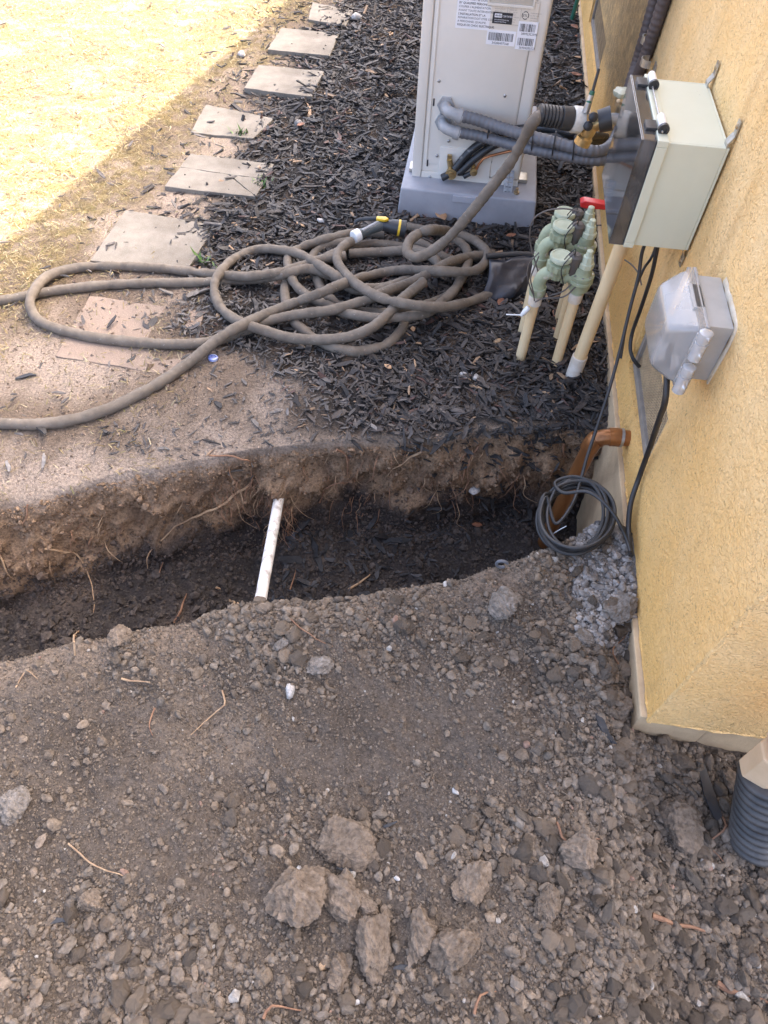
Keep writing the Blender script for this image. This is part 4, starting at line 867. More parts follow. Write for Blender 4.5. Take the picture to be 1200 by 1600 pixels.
def inview(p, mg=150):
    c = (p - CP) @ CR; d = -c[:, 2]; u = 600 + FPX * c[:, 0] / d; v = 800 - FPX * c[:, 1] / d
    return (d > .1) & (u > -mg) & (u < 1200 + mg) & (v > -mg) & (v < 1600 + mg), FPX / d
def individuals(name, shapes, pos, rot, scl, cols, m, label, cat, group, nvar=14, smooth=False):
    ms = []
    for k in range(nvar):
        V, F = shapes[k % len(shapes)]; me_ = np_mesh(name, V, F, np.repeat(cols[rng.integers(len(cols))][None], len(V), 0) * rng.uniform(.85, 1.15), smooth); me_.materials.append(m); ms.append(me_)
    for i in range(len(pos)):
        o_ = bpy.data.objects.new(name, ms[rng.integers(nvar)]); COL.objects.link(o_)
        o_.matrix_world = Matrix.Translation(pos[i]) @ Matrix(rot[i].tolist()).to_4x4() @ Matrix.Diagonal((*scl[i], 1)); tag(o_, label, cat, group)

# soil clods
def clod_cols(n):
    b = np.array([(.210, .166, .126), (.180, .142, .107), (.160, .131, .104), (.235, .184, .136), (.200, .165, .130)])[rng.integers(0, 5, n)]
    b = b * .86 * rng.uniform(.75, 1.22, (n, 1)); pale = rng.random(n) < .005; b[pale] = np.array([.36, .33, .29]); red = rng.random(n) < .004; b[red] = (.25, .165, .125); return b
def clod_density(x, y):
    n = fbm(x, y, 4.2, 3, 50); d = .30 + .55 * sst(-.3, .7, n)
    dust = np.exp(-(((x + .02) / .30) ** 2 + ((y - .52) / .13) ** 2)); d = d * (1 - .45 * dust)
    d = d + .5 * sst(.16, .40, x) + .35 * sst(.22, .05, y) + .3 * np.exp(-(((x + .33) / .2) ** 2 + ((y - .66) / .10) ** 2))
    return np.clip(d, .04, 1)
N = 160000; px_ = rng.uniform(-1.15, .92, N); py_ = rng.uniform(-.12, 1.25, N)
_, pl_, _, _ = zones(px_, py_)
keep = (pl_ > .5) & (rng.random(N) < clod_density(px_, py_)) & ~((px_ > .545) & (py_ > .66)) & (px_ < .88)
px_, py_ = px_[keep], py_[keep]; n = len(px_)
s = np.clip(rng.lognormal(math.log(.0029), .58, n), .0014, .017)
s *= .50 + .66 * clod_density(px_, py_)
pos = np.stack([px_, py_, h(px_, py_) + s * .38], 1); ok, sc_ = inview(pos); pos, s = pos[ok], s[ok]; n = len(pos)
scl = s[:, None] * rng.uniform(.75, 1.25, (n, 3)) * np.array([1.1, 1.0, .85]); rot = rots(n, .6); cols = clod_cols(n)
gr = (pos[:, 0] > .40) & (pos[:, 1] > .84); cols[gr] = np.array([.29, .265, .24]) * rng.uniform(.55, 1.3, (gr.sum(), 1))
o_ = np.argsort(-s); top, mid, rest = o_[:280], o_[280:4200], o_[4200:]
def crumb(sub, seed):
    V, F = lump(sub, seed, .2); k = seed * 1.7
    f1 = (vnoise(V[:, 0] * 1.9 + k, V[:, 1] * 1.9 + V[:, 2] * 1.3, 1) + vnoise(V[:, 2] * 1.9 - k, V[:, 0] * 1.9 - V[:, 1], 2)) * .5
    f2 = (vnoise(V[:, 0] * 5 + k, V[:, 1] * 5 + V[:, 2] * 4, 3) + vnoise(V[:, 2] * 5 - k, V[:, 0] * 5 - V[:, 1] * 4, 4)) * .5
    return V * (1 + .28 * f1 + .20 * f2)[:, None], F
sm_ = s[rest] < .0030; fine_, rest = rest[sm_], rest[~sm_]
S1 = [lump(1, 100 + k) for k in range(24)]; S2 = [crumb(2, 200 + k) for k in range(24)]; S3 = [crumb(3, 300 + k) for k in range(20)]
O0 = np.array([(1, 0, 0), (-1, 0, 0), (0, 1, 0), (0, -1, 0), (0, 0, 1), (0, 0, -1)], float); OF = np.array([(0, 2, 4), (2, 1, 4), (1, 3, 4), (3, 0, 4), (2, 0, 5), (1, 2, 5), (3, 1, 5), (0, 3, 5)])
OCT = [(O0 * (1.1 + .3 * np.random.default_rng(k).normal(size=(6, 1))), OF) for k in range(12)]
scatter('soil_grains', OCT, pos[fine_], rot[fine_], scl[fine_], cols[fine_], M['clod'], 'small grains of brown soil on the dirt pile')
scatter('soil_crumbs', S1, pos[rest], rot[rest], scl[rest], cols[rest], M['clod'], 'loose crumbs of brown soil on the dirt pile')
scatter('soil_nodules', S2, pos[mid], rot[mid], scl[mid] * 1.05, cols[mid], M['clod'], 'nut-sized nodules of brown soil on the dirt pile')
individuals('soil_clod', S3, pos[top], rot[top], scl[top] * 1.05, np.array([c for c in clod_cols(60) if c[0] < .30]) * 1.0, M['clod'], 'brown clod of soil lying on the near dirt pile', 'clod', 'soil clods on the dirt pile', 20)
# fine grit
N = 56000; px_ = rng.uniform(-1.2, .9, N); py_ = rng.uniform(-.1, 1.2, N); _, pl_, _, _ = zones(px_, py_); k_ = (pl_ > .4) & ~((px_ > .545) & (py_ > .66)) & (px_ < .88)
px_, py_ = px_[k_], py_[k_]; n = len(px_); s = rng.uniform(.0010, .0026, n); pos = np.stack([px_, py_, h(px_, py_) + s * .3], 1); ok, _s = inview(pos); pos, s = pos[ok], s[ok]; n = len(pos)
O0 = np.array([(1, 0, 0), (-1, 0, 0), (0, 1, 0), (0, -1, 0), (0, 0, 1), (0, 0, -1)], float); OF = np.array([(0, 2, 4), (2, 1, 4), (1, 3, 4), (3, 0, 4), (2, 0, 5), (1, 2, 5), (3, 1, 5), (0, 3, 5)])
OCT = [(O0 * (1 + .3 * np.random.default_rng(k).normal(size=(6, 1))), OF) for k in range(8)]
scatter('soil_grit', OCT, pos, rots(n, .8), s[:, None] * rng.uniform(.7, 1.4, (n, 3)), clod_cols(n), M['clod'], 'fine grit on the dirt pile')
# trench crumbs on the floor and stuck in the far wall
N = 26000; px_ = rng.uniform(-1.4, .53, N); py_ = rng.uniform(.4, 1.75, N); t_, pl_, _, _ = zones(px_, py_); k_ = (t_ > .25) & (pl_ < .3); px_, py_ = px_[k_], py_[k_]; n = len(px_); s = np.clip(rng.lognormal(math.log(.0038), .6, n), .0015, .018)
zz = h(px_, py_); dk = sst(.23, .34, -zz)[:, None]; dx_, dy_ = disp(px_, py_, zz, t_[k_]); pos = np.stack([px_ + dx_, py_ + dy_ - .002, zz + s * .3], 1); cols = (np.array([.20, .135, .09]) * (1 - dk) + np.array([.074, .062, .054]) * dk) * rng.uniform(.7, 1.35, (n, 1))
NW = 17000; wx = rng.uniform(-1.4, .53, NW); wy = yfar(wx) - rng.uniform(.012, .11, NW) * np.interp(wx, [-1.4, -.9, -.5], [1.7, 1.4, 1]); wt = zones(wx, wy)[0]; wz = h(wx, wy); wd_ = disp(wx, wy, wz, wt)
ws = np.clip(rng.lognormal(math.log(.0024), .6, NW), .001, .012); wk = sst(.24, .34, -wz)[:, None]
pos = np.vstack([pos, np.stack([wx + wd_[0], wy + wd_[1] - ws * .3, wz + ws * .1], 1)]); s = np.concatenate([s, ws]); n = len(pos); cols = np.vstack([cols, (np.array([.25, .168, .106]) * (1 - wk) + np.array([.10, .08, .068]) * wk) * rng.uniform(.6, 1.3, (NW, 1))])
bg_ = s > .0034; sv = s[:, None] * rng.uniform(.7, 1.3, (n, 3)); rv = rots(n, .8)
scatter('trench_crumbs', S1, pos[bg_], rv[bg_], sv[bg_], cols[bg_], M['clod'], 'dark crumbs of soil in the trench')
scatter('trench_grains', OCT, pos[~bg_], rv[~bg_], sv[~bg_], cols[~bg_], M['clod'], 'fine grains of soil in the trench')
# crumbs on the dusty lip
N = 16000; px_ = rng.uniform(-1.7, .3, N); py_ = rng.uniform(.7, 2.0, N); t_, pl_, bd_, _ = zones(px_, py_); k_ = (t_ < .15) & (pl_ < .1) & (bd_ < .7) & (rng.random(N) < .35 + .4 * sst(-.2, -.9, px_)); px_, py_ = px_[k_], py_[k_]; n = len(px_); s = rng.lognormal(math.log(.0020), .5, n)
scatter('lip_crumbs', OCT, np.stack([px_, py_, h(px_, py_) + s * .2], 1), rots(n, .7), s[:, None] * rng.uniform(.7, 1.3, (n, 3)), np.array([.25, .19, .145]) * rng.uniform(.6, 1.4, (n, 1)), M['clod'], 'pale crumbs on the dusty trench lip')
# named large clods
bigs = [(470, 1412, 47, 'largest brown clod near the bottom of the dirt pile'), (543, 1329, 42, 'rounded brown clod above the largest one, on a twig'), (535, 1408, 34, 'tall clod close to the right of the largest clod'), (583, 1486, 45, 'long rough clod below the middle of the near clods'), (655, 1472, 33, 'knobbly clod just left of the smooth tan clod'), (703, 1492, 36, 'smooth tan clod at the right end of the near clods'), (735, 1395, 34, 'half-buried clod right of the near clod group'), (572, 1420, 20, 'orange-stained small clod beside the tall clod'), (530, 1525, 22, 'small round clod under the long rough clod'), (785, 952, 30, 'broken grey clod below the trench edge, right of centre'), (500, 1047, 20, 'pale flat stone on the pile below the white pipe'), (912, 1003, 17, 'pale angular stone near the wall corner'), (968, 1120, 24, 'brown lump against the bottom corner of the stucco'), (1060, 1295, 36, 'wide flat clod left of the corrugated pipe'), (905, 1337, 28, 'flat clod with a twig above it, lower right of the pile'), (965, 960, 28, 'whitish plaster lump beside the wall under the cables'), (440, 1012, 14, 'dark round stone near the crest of the pile'), (187, 1000, 20, 'tan lump on the trench edge at the left'), (22, 1268, 22, 'pale stone at the left border of the photo'), (142, 1412, 18, 'tan stone lower left on the pile'), (1150, 1240, 24, 'rough stone tucked beside the corrugated pipe'), (855, 1425, 26, 'low crumbly clod right of the near group')]
for k, (u, v, r_, lab) in enumerate(bigs):
    p = PG(u, v); D_ = np.linalg.norm(p - CP); s_ = r_ * D_ / FPX * 1.0; V, F = lump(5, 400 + k, .15)
    q_ = lambda f, sd: (fbm(V[:, 0] + sd, V[:, 1] + V[:, 2] * .7, f, 3, sd) + fbm(V[:, 2] - sd, V[:, 0] - V[:, 1] * .7, f, 3, sd + 5)) * .5
    nz_ = q_(1.6, k)[:, None]; n2_ = q_(6.0, k + 40)[:, None]; n3_ = q_(15.0, k + 80)[:, None]
    V = V * (1 + .13 * nz_ + .12 * n2_ + .07 * n3_) * np.array([1, .88 if k != 3 else .72, .78])
    pale = 'pale' in lab or 'whitish' in lab; c = np.array([.185, .16, .135]) if pale else (np.array([.175, .135, .10]) * (.85 + .3 * rng.random()) if 'grey' not in lab and 'dark' not in lab else np.array([.18, .155, .13]))
    cc = c[None] * (1 + .25 * np.clip(n2_, -1, 1) + .2 * np.clip(n3_, -1, 1)); me_ = np_mesh('soil_clod', V * s_, F, cc, False); me_.materials.append(M['clod'])
    o_ = bpy.data.objects.new('soil_clod' if not pale else 'stone', me_); COL.objects.link(o_); o_.location = p + np.array([0, s_ * .25, s_ * .25]); o_.rotation_euler = (random.uniform(-.3, .3), random.uniform(-.3, .3), random.uniform(0, 6)); tag(o_, lab, 'clod' if not pale else 'stone')

# bark chips
def chip(seed):
    r_ = np.random.default_rng(seed); V = []
    for t_ in (-1, -.35, .4, 1):
        w_ = (.55 if abs(t_) == 1 else 1) * r_.uniform(.6, 1.15); th = r_.uniform(.55, 1.1) * (.5 if abs(t_) == 1 else 1); oy = r_.normal(0, .25); oz = r_.normal(0, .35)
        for a, b in ((-1, -1), (1, -1), (1, 1), (-1, 1)): V.append((t_ + r_.normal(0, .06), a * w_ * r_.uniform(.75, 1.1) + oy, b * th * r_.uniform(.5, 1.1) + oz))
    F = []
    for i in range(3):
        for k in range(4): a, b, c, d = i * 4 + k, i * 4 + (k + 1) % 4, i * 4 + 4 + (k + 1) % 4, i * 4 + 4 + k; F += [(a, b, c), (a, c, d)]
    F += [(0, 2, 1), (0, 3, 2), (12, 13, 14), (12, 14, 15)]; return np.array(V), np.array(F)
CH = [chip(700 + k) for k in range(30)]
def shard(seed):
    r_ = np.random.default_rng(seed); V = [(x * r_.uniform(.8, 1.1), a * r_.uniform(.5, 1.1), b * r_.uniform(.5, 1.1) + .4 * r_.normal() * x) for x in (-1, 1) for a, b in ((-1, -1), (1, -1), (1, 1), (-1, 1))]
    F = [(0, 2, 1), (0, 3, 2), (4, 5, 6), (4, 6, 7)]
    for k in range(4): a, b = k, (k + 1) % 4; F += [(a, b, b + 4), (a, b + 4, a + 4)]
    return np.array(V), np.array(F)
SH = [shard(760 + k) for k in range(24)]
N = 96000; py_ = 1.3 + 5.4 * rng.random(N) ** 1.4; px_ = rng.uniform(-1.9, .56, N)
t_, pl_, bd_, lw_ = zones(px_, py_); df_ = py_ - yfar(px_)
den = np.clip(bd_ * 1.1, 0, 1) + .16 * sst(-1.5, -1.1, px_) * (1 - bd_) * sst(1.7, 2.1, py_) + .10 * (1 - bd_) * (py_ < 1.9) * (px_ > -1.0)
den = np.where((px_ > -.50) & (df_ > -.02) & (df_ < .12), np.maximum(den, .55 * sst(-.5, -.2, px_)), den)
den = den * (.62 + .38 * sst(-.5, .2, fbm(px_, py_, 5, 3, 71)))
k_ = (rng.random(N) < den) & (df_ > -.03) & ~((px_ > -.26) & (px_ < .30) & (py_ > 2.66) & (py_ < 3.52))
px_, py_ = px_[k_], py_[k_]; n = len(px_)
ln = np.clip(rng.lognormal(math.log(.0108), .60, n), .0035, .048)
left = sst(-.15, -.55, px_) * sst(2.4, 1.9, py_); ln *= 1 - .35 * left
scl = np.stack([ln, np.minimum(ln * rng.uniform(.10, .36, n), .0095), np.minimum(ln * rng.uniform(.05, .16, n), .0042)], 1)
pos = np.stack([px_, py_, h(px_, py_) + .003 + rng.random(n) ** 2 * .016 * np.clip(den[k_], .1, 1)], 1); rot = rots(n, .36)
base = np.array([(.024, .022, .021), (.017, .016, .016), (.033, .029, .027), (.056, .049, .044), (.026, .021, .019)])[rng.integers(0, 5, n)] * rng.uniform(.7, 1.4, (n, 1))
dusty = np.clip(left + .15, 0, 1) * rng.random(n); base = base * (1 - dusty[:, None]) + np.array([.125, .112, .10]) * dusty[:, None]
pt = sst(.0, .7, fbm(px_, py_, 2.6, 3, 70))[:, None]; base = base * (1 + .5 * pt * rng.random((n, 1))) + np.array([.020, .012, .006]) * pt * rng.random((n, 1))
odd = rng.random(n) < .03; base[odd] = np.array([.26, .17, .10]) * rng.uniform(.6, 1.5, (odd.sum(), 1)); rd = rng.random(n) < .03; base[rd] = (.085, .045, .035)
ok, sc_ = inview(pos); pos, scl, rot, base, sc_ = pos[ok], scl[ok], rot[ok], base[ok], sc_[ok]
o_ = np.argsort(-scl[:, 0] * sc_); top, rest = o_[:290], o_[290:]
nr = (pos[rest][:, 1] < 2.3) & (scl[rest][:, 0] > .009); ra_, rb2 = rest[nr], rest[~nr]
scatter('bark_mulch', CH, pos[ra_], rot[ra_], scl[ra_], base[ra_], M['chip'], 'black bark mulch covering the near part of the bed')
scatter('bark_shreds', SH, pos[rb2], rot[rb2], scl[rb2], base[rb2], M['chip'], 'fine shreds of black bark covering the bed')
individuals('bark_chip', CH, pos[top], rot[top], scl[top], base[top], M['chip'], 'large black bark chip lying loose on the mulch bed', 'bark chip', 'large bark chips on the mulch bed', 30)
# bark spilling over the right part of the trench lip
N = 700; px_ = rng.uniform(-.1, .52, N); py_ = yfar(px_) - .10 * rng.random(N) ** 1.6; k_ = rng.random(N) < .15 + .85 * sst(-.1, .35, px_); px_, py_ = px_[k_], py_[k_]; n = len(px_); z_ = h(px_, py_); dd_ = disp(px_, py_, z_, zones(px_, py_)[0]); ln = np.clip(rng.lognormal(math.log(.014), .5, n), .006, .04)
scatter('spilt_bark', CH, np.stack([px_ + dd_[0], py_ + dd_[1] - .005, z_ + .003], 1), rots(n, .8), np.stack([ln, ln * .22, ln * .1], 1), np.array([.028, .026, .025]) * rng.uniform(.6, 1.8, (n, 1)), M['chip'], 'bark spilling over the trench lip')
# bark fallen on the trench floor
N = 1500; px_ = rng.uniform(-.45, .5, N); py_ = rng.uniform(.85, 1.65, N); t_, pl_, _, _ = zones(px_, py_); k_ = (t_ > .85) & (pl_ < .2) & (rng.random(N) < .25 + .5 * sst(-.5, .3, vnoise(px_ * 5, py_ * 5, 3))); px_, py_ = px_[k_], py_[k_]; n = len(px_); ln = np.clip(rng.lognormal(math.log(.013), .5, n), .005, .05)
scatter('fallen_bark', CH, np.stack([px_, py_, h(px_, py_) + .006], 1), rots(n, .4), np.stack([ln, ln * .25, ln * .12], 1), np.array([.022, .022, .024]) * rng.uniform(.6, 2.2, (n, 1)), M['chip'], 'dark bark fallen on the trench floor')
# bark strewn on lawn and stepping stones
N = 1000; px_ = rng.uniform(-3.6, -.9, N); py_ = 1.2 + 5.2 * rng.random(N); ln = np.clip(rng.lognormal(math.log(.014), .5, N), .006, .04); k_ = rng.random(N) < .12 + .6 * sst(-2.2, -1.2, px_ - .13 * (py_ - 2.1)); px_, py_, ln = px_[k_], py_[k_], ln[k_]; n = len(px_)
t_, _, _, _ = zones(px_, py_); z_ = h(px_, py_) + .016 + .008 * rng.random(n)
scatter('strewn_bark', CH, np.stack([px_, py_, z_], 1), rots(n, .25), np.stack([ln, ln * .25, ln * .10], 1), np.array([.055, .047, .041]) * rng.uniform(.5, 2.2, (n, 1)), M['chip'], 'grey bark bits strewn over the lawn edge')

# dry lawn
N = 190000; py_ = 1.0 + 6.0 * rng.random(N) ** 1.2; px_ = rng.uniform(-4.2, -.75, N); t_, pl_, bd_, lw_ = zones(px_, py_)
k_ = (rng.random(N) < np.clip(lw_ + .10 * (1 - bd_), 0, 1)) & (t_ < .05); px_, py_ = px_[k_], py_[k_]; n = len(px_); pos = np.stack([px_, py_, h(px_, py_)], 1); ok, _s = inview(pos, 60); pos = pos[ok]; n = len(pos)
L_ = rng.uniform(.012, .036, n); w_ = rng.uniform(.0007, .0016, n); B = np.array([(-.5, -1, 0), (-.5, 1, 0), (.1, .7, .25), (.1, -.7, .25), (.5, 0, .18)]); BF = np.array([(0, 1, 2), (0, 2, 3), (3, 2, 4)])
cg = np.array([(.25, .19, .085), (.20, .15, .065), (.33, .265, .135), (.16, .115, .05), (.17, .15, .06), (.40, .34, .21)])[rng.integers(0, 6, n)] * rng.uniform(.7, 1.25, (n, 1))
scatter('dry_grass', [(B, BF)], pos + np.array([0, 0, .002]) + np.array([0, 0, 1]) * rng.random((n, 1)) * .006, rots(n, .35), np.stack([L_, w_, L_ * .7], 1), cg, M['straw'], 'dry straw-coloured lawn grass')

# leaves
def leaf(p, L, m, label, seed):
    r_ = np.random.default_rng(seed); V = []; F = []; n_ = 7; yaw = r_.uniform(0, 6.28)
    for i in range(n_):
        a = i / (n_ - 1); wd = L * .30 * math.sin(math.pi * min(.97, a + .03)) ** .8 + .0005
        for s_ in (-1, 0, 1):
            x = (a - .5) * L; y_ = s_ * wd * r_.uniform(.85, 1.1); z_ = .18 * L * (a - .5) ** 2 * 2 + abs(s_) * wd * .45 + r_.normal(0, L * .012)
            V.append((p[0] + x * math.cos(yaw) - y_ * math.sin(yaw), p[1] + x * math.sin(yaw) + y_ * math.cos(yaw), p[2] + .006 + z_))
    for i in range(n_ - 1):
        for k in range(2): F.append((i * 3 + k, i * 3 + k + 1, i * 3 + 4 + k, i * 3 + 3 + k))
    o_ = solo('dry_leaf', (V, F), m, label, 'leaf', p, 'dry leaves on the mulch bed'); md = o_.modifiers.new('thickness', 'SOLIDIFY'); md.thickness = .0006
LV = [(688, 340, .09, 1, 'tan curled leaf in front of the grey equipment pad'), (798, 371, .05, 0, 'red leaf between the pad and the sprinkler valves'), (898, 120, .11, 0, 'red-brown leaf by the far wall beside the spigot'), (905, 130, .07, 1, 'tan leaf below the red-brown one at the far wall'), (897, 45, .10, 0, 'brown leaf at the top edge beside the wall'), (905, 60, .09, 0, 'rust leaf against the foot of the far wall'), (902, 92, .06, 1, 'pale leaf at the foot of the far wall'), (868, 492, .055, 0, 'broad brown leaf between the sprinkler pipes'), (872, 520, .055, 0, 'red leaf below the broad leaf among the pipes'), (782, 475, .05, 0, 'rust leaf under the plastic sheet'), (606, 576, .035, 1, 'orange scrap of leaf below the hose loop'), (645, 517, .03, 1, 'yellow-brown leaf right of the hose end loop'), (927, 535, .06, 1, 'tan leaf behind the cream riser pipe'), (664, 449, .035, 0, 'small rust leaf inside the hose coils'), (745, 822, .04, 0, 'reddish leaf on the trench floor'), (470, 198, .05, 0, 'brown leaf on the bark mid-way to the stones'), (577, 292, .03, 1, 'small tan leaf on the bark left of the pad')]
for k, (u, v, L_, m_, lab) in enumerate(LV): leaf(PG(u, v, .010), L_ * (.62 if u > 880 and v < 200 else .85), M['leaf'] if m_ == 0 else M['leaf_tan'], lab, 800 + k)

# pebbles and odd bits
PB = [(503, 347, 8, 'pale pebble left of the hose nozzle'), (777, 535, 9, 'tan pebble left of the front sprinkler pipe'), (742, 590, 10, 'pinkish white stone in the bark below the hose'), (725, 588, 8, 'brown pebble next to the pinkish white stone'), (750, 494, 7, 'tan pebble near the plastic sheet'), (341, 495, 6, 'orange pebble inside the left hose loop'), (468, 198, 9, 'grey pebble on the bark between stones and heat pump'), (741, 762, 11, 'white stone stuck in the trench wall'), (467, 1361, 8, 'white pebble above the largest clod'), (620, 1371, 5, 'tiny white pebble right of the rounded clod'), (558, 1563, 7, 'white pebble at the bottom of the pile'), (455, 1079, 13, 'white and grey flat stone on the pile'), (711, 1236, 7, 'bluish white pebble in the middle of the pile'), (505, 1507, 7, 'cream pebble under the long rough clod'), (695, 914, 7, 'white pebble on the trench edge'), (378, 88, 8, 'pale pebble on the lawn edge by the far stones'), (558, 30, 7, 'pale pebble at the far end of the bark')]
for k, (u, v, r_, lab) in enumerate(PB):
    p = PG(u, v); s_ = r_ * np.linalg.norm(p - CP) / FPX; V, F = lump(2, 900 + k); c = (.44, .415, .385) if 'white' in lab or 'pale' in lab else ((.4, .27, .16) if 'grey' not in lab else (.25, .23, .21)); me_ = np_mesh('pebble', V * s_ * np.array([1, .8, .7]), F, np.repeat(np.array([c]), len(V), 0), True); me_.materials.append(M['clod'])
    o_ = bpy.data.objects.new('pebble', me_); COL.objects.link(o_); o_.location = p + np.array([0, -.002 if k != 7 else -.02, s_ * .35]); o_.rotation_euler = (0, 0, k); tag(o_, lab, 'pebble')
p = PG(333, 561, .004); solo('bottle_cap', lathe(p, (.1, .1, 1), [(0, .015), (.008, .015), (.010, .012), (.0102, .009), (.006, .0085)], 24, 12, .05), M['blue'], 'small blue and white cap in the dust beside the hose', 'cap', p)
p = PG(783, 884, .01); solo('plastic_ring', tube(np.array([p + np.array([math.cos(a) * .014, -.004, .014 + math.sin(a) * .014]) for a in np.linspace(.4, 5.4, 22)]), .004, 8), M['conduit'], 'small bluish plastic ring on the trench floor', 'ring', p)
for k, (u, v, L_, ang, lab) in enumerate(((68, 720, .055, 1.9, 'grey weathered wood chunk at the left of the trench lip'), (12, 728, .05, 2.2, 'grey splinter at the left border above the trench'), (578, 664, .06, 2.6, 'pale splinter at the edge of the mulch above the trench'), (475, 820 - 0, .09, 1.1, 'black stick leaning in the trench'), (585, 815, .07, 1.2, 'dark bark piece stuck in the trench wall'), (945, 1138, .075, 2.1, 'charred stick beside the corner of the stucco'), (610, 1288, .03, .6, 'dark chip above the rounded clod'), (545, 1355, .05, .05, 'black twig under the rounded clod'), (630, 1512, .035, .2, 'bluish slate chip between the near clods'), (90, 1440, .04, .2, 'dark slate chip at the lower left'), (40, 588, .06, .5, 'dark bark piece in the straw at the left'), (430, 250, .04, .4, 'bark piece on the cracked stepping stone'))):
    p = PG(u, v, .008); V, F = CH[k + 3]; c_, s_ = math.cos(ang), math.sin(ang); V = V * np.array([L_ * .5, L_ * .12, L_ * .07]); V = np.stack([V[:, 0] * c_ - V[:, 1] * s_, V[:, 0] * s_ + V[:, 1] * c_, V[:, 2]], 1)
    pale = 'grey' in lab or 'pale' in lab; me_ = np_mesh('wood_piece', V, F, np.repeat(np.array([(.22, .2, .18) if pale else (.03, .03, .032)]), len(V), 0)); me_.materials.append(M['chip']); o_ = bpy.data.objects.new('wood_piece', me_); COL.objects.link(o_); o_.location = p; tag(o_, lab, 'wood piece')
# a strip of black fabric by the corner, and green stake at the far wall
solo('fabric_strip', prism([PG(u, v, .012) for u, v in ((1088, 1190), (1100, 1195), (1112, 1230), (1128, 1275), (1118, 1285), (1100, 1245))], (0, 0, .004)), M['black'], 'black fabric strip in the rubble beside the stucco corner', 'fabric strip', PG(1105, 1240), smooth=False)
solo('garden_stake', cyl(PG(893, 32), PG(893, 32) + np.array([.03, 0, .35]), .012, .012, 8), M['green'], 'dark green stake by the far end of the wall', 'stake', PG(893, 32))
solo('steel_stub', cyl(PG(874, 268), PG(874, 268) + np.array([.006, 0, .11]), .010, .010, 10), M['elbow'], 'short grey pipe stub in the bark behind the conduits', 'pipe stub', PG(874, 268))
# weeds at stones
for k, (u, v, lab) in enumerate(((408, 292, 'small green weed at the corner of the cracked stone'), (372, 212, 'small green weed by the bark-strewn stone'), (315, 412, 'tiny weed below the near grey stone'))):
    p = PG(u, v); g = G()
    for q in range(26):
        a = random.uniform(0, 6.28); L_ = random.uniform(.012, .035); c = p + np.array([random.gauss(0, .02), random.gauss(0, .015), .002]); d = np.array([math.cos(a), math.sin(a), random.uniform(.5, 1.6)]) * L_; sd = np.array([-math.sin(a), math.cos(a), 0]) * .003
        g.add(([c - sd, c + sd, c + d * .6 + sd * 1.3, c + d, c + d * .6 - sd * 1.3], [(0, 1, 2, 3, 4)]))
    solo('weed', g, M['weed'], lab, 'weed', p, smooth=False)

# roots: fine ones hanging out of the trench wall, and loose ones on the pile
def root(pts, r, m, label, group=None, jitter=.006):
    P = [np.array(p, float) for p in pts]; Q = smooth_path(P, .012); n_ = len(Q)
    Q = Q + np.stack([jitter * vnoise(np.arange(n_) * .35, np.full(n_, random.random() * 90), k) for k in range(3)], 1)
    rad = r * np.linspace(1, .35, n_); return solo('root', tube(Q, rad, 6), m, label, 'root', P[0], group)
def wallpt(u, v, out=.012):
    p = PG(u, v); q = np.array([p[0]]), np.array([p[1]]), np.array([p[2]]); dx_, dy_ = disp(*q, zones(q[0], q[1])[0]); return p + np.array([float(dx_[0]), float(dy_[0]) - out, .004])
for k, (pts, r_, pale, lab) in enumerate((([(390, 763), (352, 787), (310, 806), (275, 830), (243, 852), (234, 878)], .0045, 1, 'long curved root crossing the left half of the trench wall'), ([(330, 708), (385, 712), (392, 740), (388, 765), (378, 800)], .0032, 0, 'thin forked root under the dusty lip'), ([(660, 705), (630, 728), (603, 750)], .0042, 1, 'pale straight root in the middle of the trench wall'), ([(530, 697), (545, 720), (546, 748)], .0038, 0, 'orange root hanging below the lip above the white pipe'), ([(495, 795), (505, 765), (530, 755), (566, 768)], .0028, 0, 'arched thin root right of the white pipe'), ([(80, 845), (120, 868), (140, 895), (150, 930), (146, 955)], .0035, 1, 'drooping root low on the left trench wall'), ([(752, 695), (738, 720), (732, 765)], .0026, 0, 'thin root at the right of the trench wall'), ([(875, 690), (880, 705), (886, 714)], .005, 0, 'short red root below the bark near the brown pipe'), ([(50, 782), (46, 808)], .003, 0, 'short root at the left end of the wall'), ([(0, 862), (25, 880), (34, 900)], .003, 1, 'root at the left border of the trench'))):
    root([wallpt(u, v, .014 + .006 * (i % 2)) for i, (u, v) in enumerate(pts)], r_, M['root_pale'] if pale else M['root'], lab)
for k in range(190):
    cx, cy, sx_, sy_ = random.choice(((440, 800, 18, 30), (440, 800, 14, 40), (445, 780, 20, 25), (440, 775, 28, 15), (430, 830, 20, 20), (395, 780, 30, 20), (545, 760, 60, 30), (400, 770, 40, 30), (700, 765, 40, 25), (150, 840, 90, 40), (800, 720, 60, 25), (350, 780, 50, 20), (620, 720, 120, 25), (560, 800, 40, 15)))
    u, v = random.gauss(cx, sx_ * .6), random.gauss(cy, sy_ * .6); p = wallpt(u, v, .004); L_ = random.uniform(.03, .09); sx = random.uniform(-.7, .7)
    root([p, p + np.array([sx * .35, -.35, -.15]) * L_, p + np.array([sx * .8 + random.uniform(-.2, .2), -.5, -.6]) * L_, p + np.array([sx + random.uniform(-.4, .4), -.45, -1.0]) * L_], random.uniform(.0008, .0019), M['root'] if random.random() < .75 else M['root_pale'], 'fine root fibre dangling from the trench wall', 'fine root fibres dangling from the trench wall', .004)
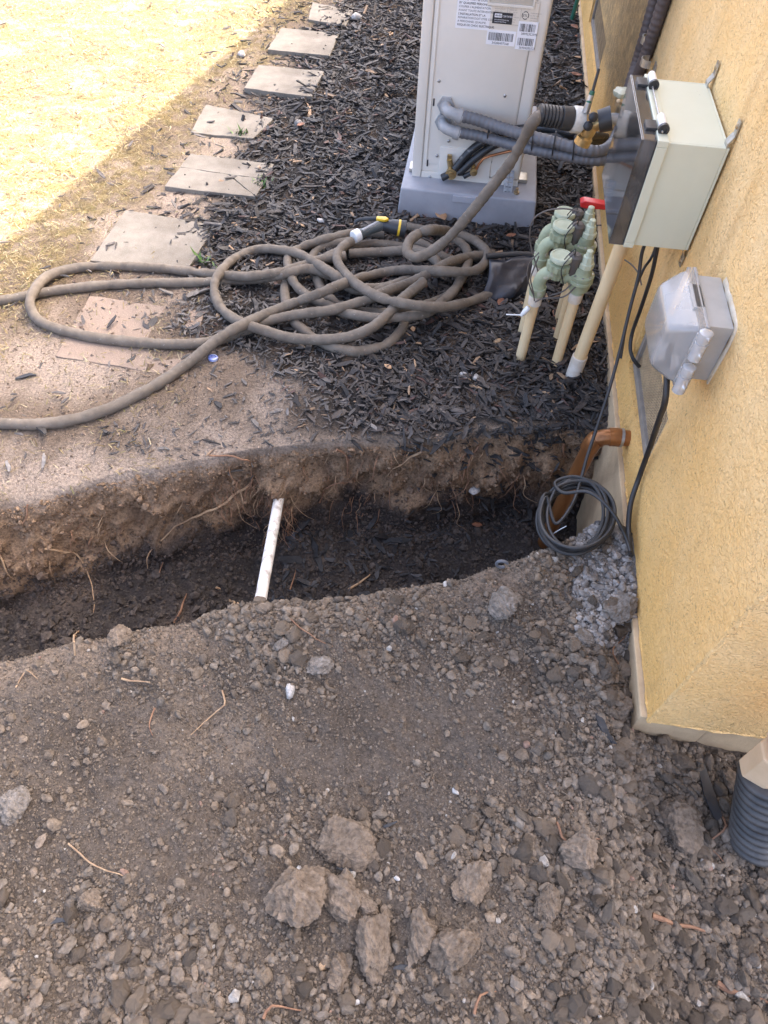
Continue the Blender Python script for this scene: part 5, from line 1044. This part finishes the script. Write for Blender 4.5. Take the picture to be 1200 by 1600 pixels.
for k, (pts, r_, pale, lab) in enumerate((([(268, 975), (280, 955), (292, 930)], .0045, 0, 'reddish root standing up at the trench edge, left'), ([(545, 920), (568, 908), (588, 884)], .0045, 1, 'pale forked root at the trench edge under the bark'), ([(455, 922), (460, 905), (462, 888)], .003, 0, 'short root standing beside the white pipe'), ([(340, 918), (362, 938), (378, 950)], .004, 1, 'pale root poking over the crest left of the white pipe'), ([(445, 962), (480, 988), (520, 1012)], .0026, 0, 'long thin root lying on the crest of the pile'), ([(345, 1075), (348, 1100), (322, 1125), (300, 1145)], .0024, 1, 'curved fine root on the left of the pile'), ([(190, 1062), (235, 1065)], .0032, 1, 'straight tan twig on the left of the pile'), ([(245, 1105), (232, 1130), (240, 1150)], .0022, 0, 'short curled root on the left of the pile'), ([(870, 1285), (882, 1318), (940, 1312)], .003, 0, 'forked red root on the right of the pile'), ([(1018, 1432), (1068, 1446), (1120, 1462)], .006, 0, 'thick reddish root at the lower right of the pile'), ([(1118, 1535), (1160, 1552), (1215, 1575)], .007, 0, 'thick brown root at the bottom right corner'), ([(745, 1590), (752, 1560), (776, 1548)], .003, 0, 'orange hooked root at the bottom of the pile'), ([(415, 1595), (428, 1575), (470, 1580)], .003, 0, 'small red root at the bottom edge'), ([(975, 1050), (960, 1015), (985, 985)], .0026, 0, 'thin root by the wall corner rubble'), ([(1120, 1260), (1135, 1290), (1110, 1320), (1130, 1350)], .003, 0, 'twisted root beside the corrugated pipe'), ([(105, 1320), (150, 1350), (215, 1385)], .002, 1, 'fine straw-like root at the lower left'), ([(28, 1075), (40, 1050), (55, 1062)], .002, 1, 'tiny pale root at the left of the pile'), ([(590, 1500), (600, 1460), (560, 1440)], .002, 0, 'fine root among the near clods'), ([(118, 1025), (116, 1000), (122, 985)], .0025, 1, 'pale stem standing at the left trench edge'))):
    root([PG(u, v, .006 + .006 * (i % 2)) for i, (u, v) in enumerate(pts)], r_, M['root_pale'] if pale else M['root'], lab)

# lettering becomes plain mesh
dg = bpy.context.evaluated_depsgraph_get()
for o_ in [o_ for o_ in SC.objects if o_.type == 'FONT']:
    me_ = bpy.data.meshes.new_from_object(o_.evaluated_get(dg)); q_ = bpy.data.objects.new('lettering', me_); COL.objects.link(q_)
    q_.parent = o_.parent; q_.location = o_.location; q_.rotation_euler = o_.rotation_euler
    if not me_.materials: me_.materials.append(M['ink'])
    bpy.data.objects.remove(o_)
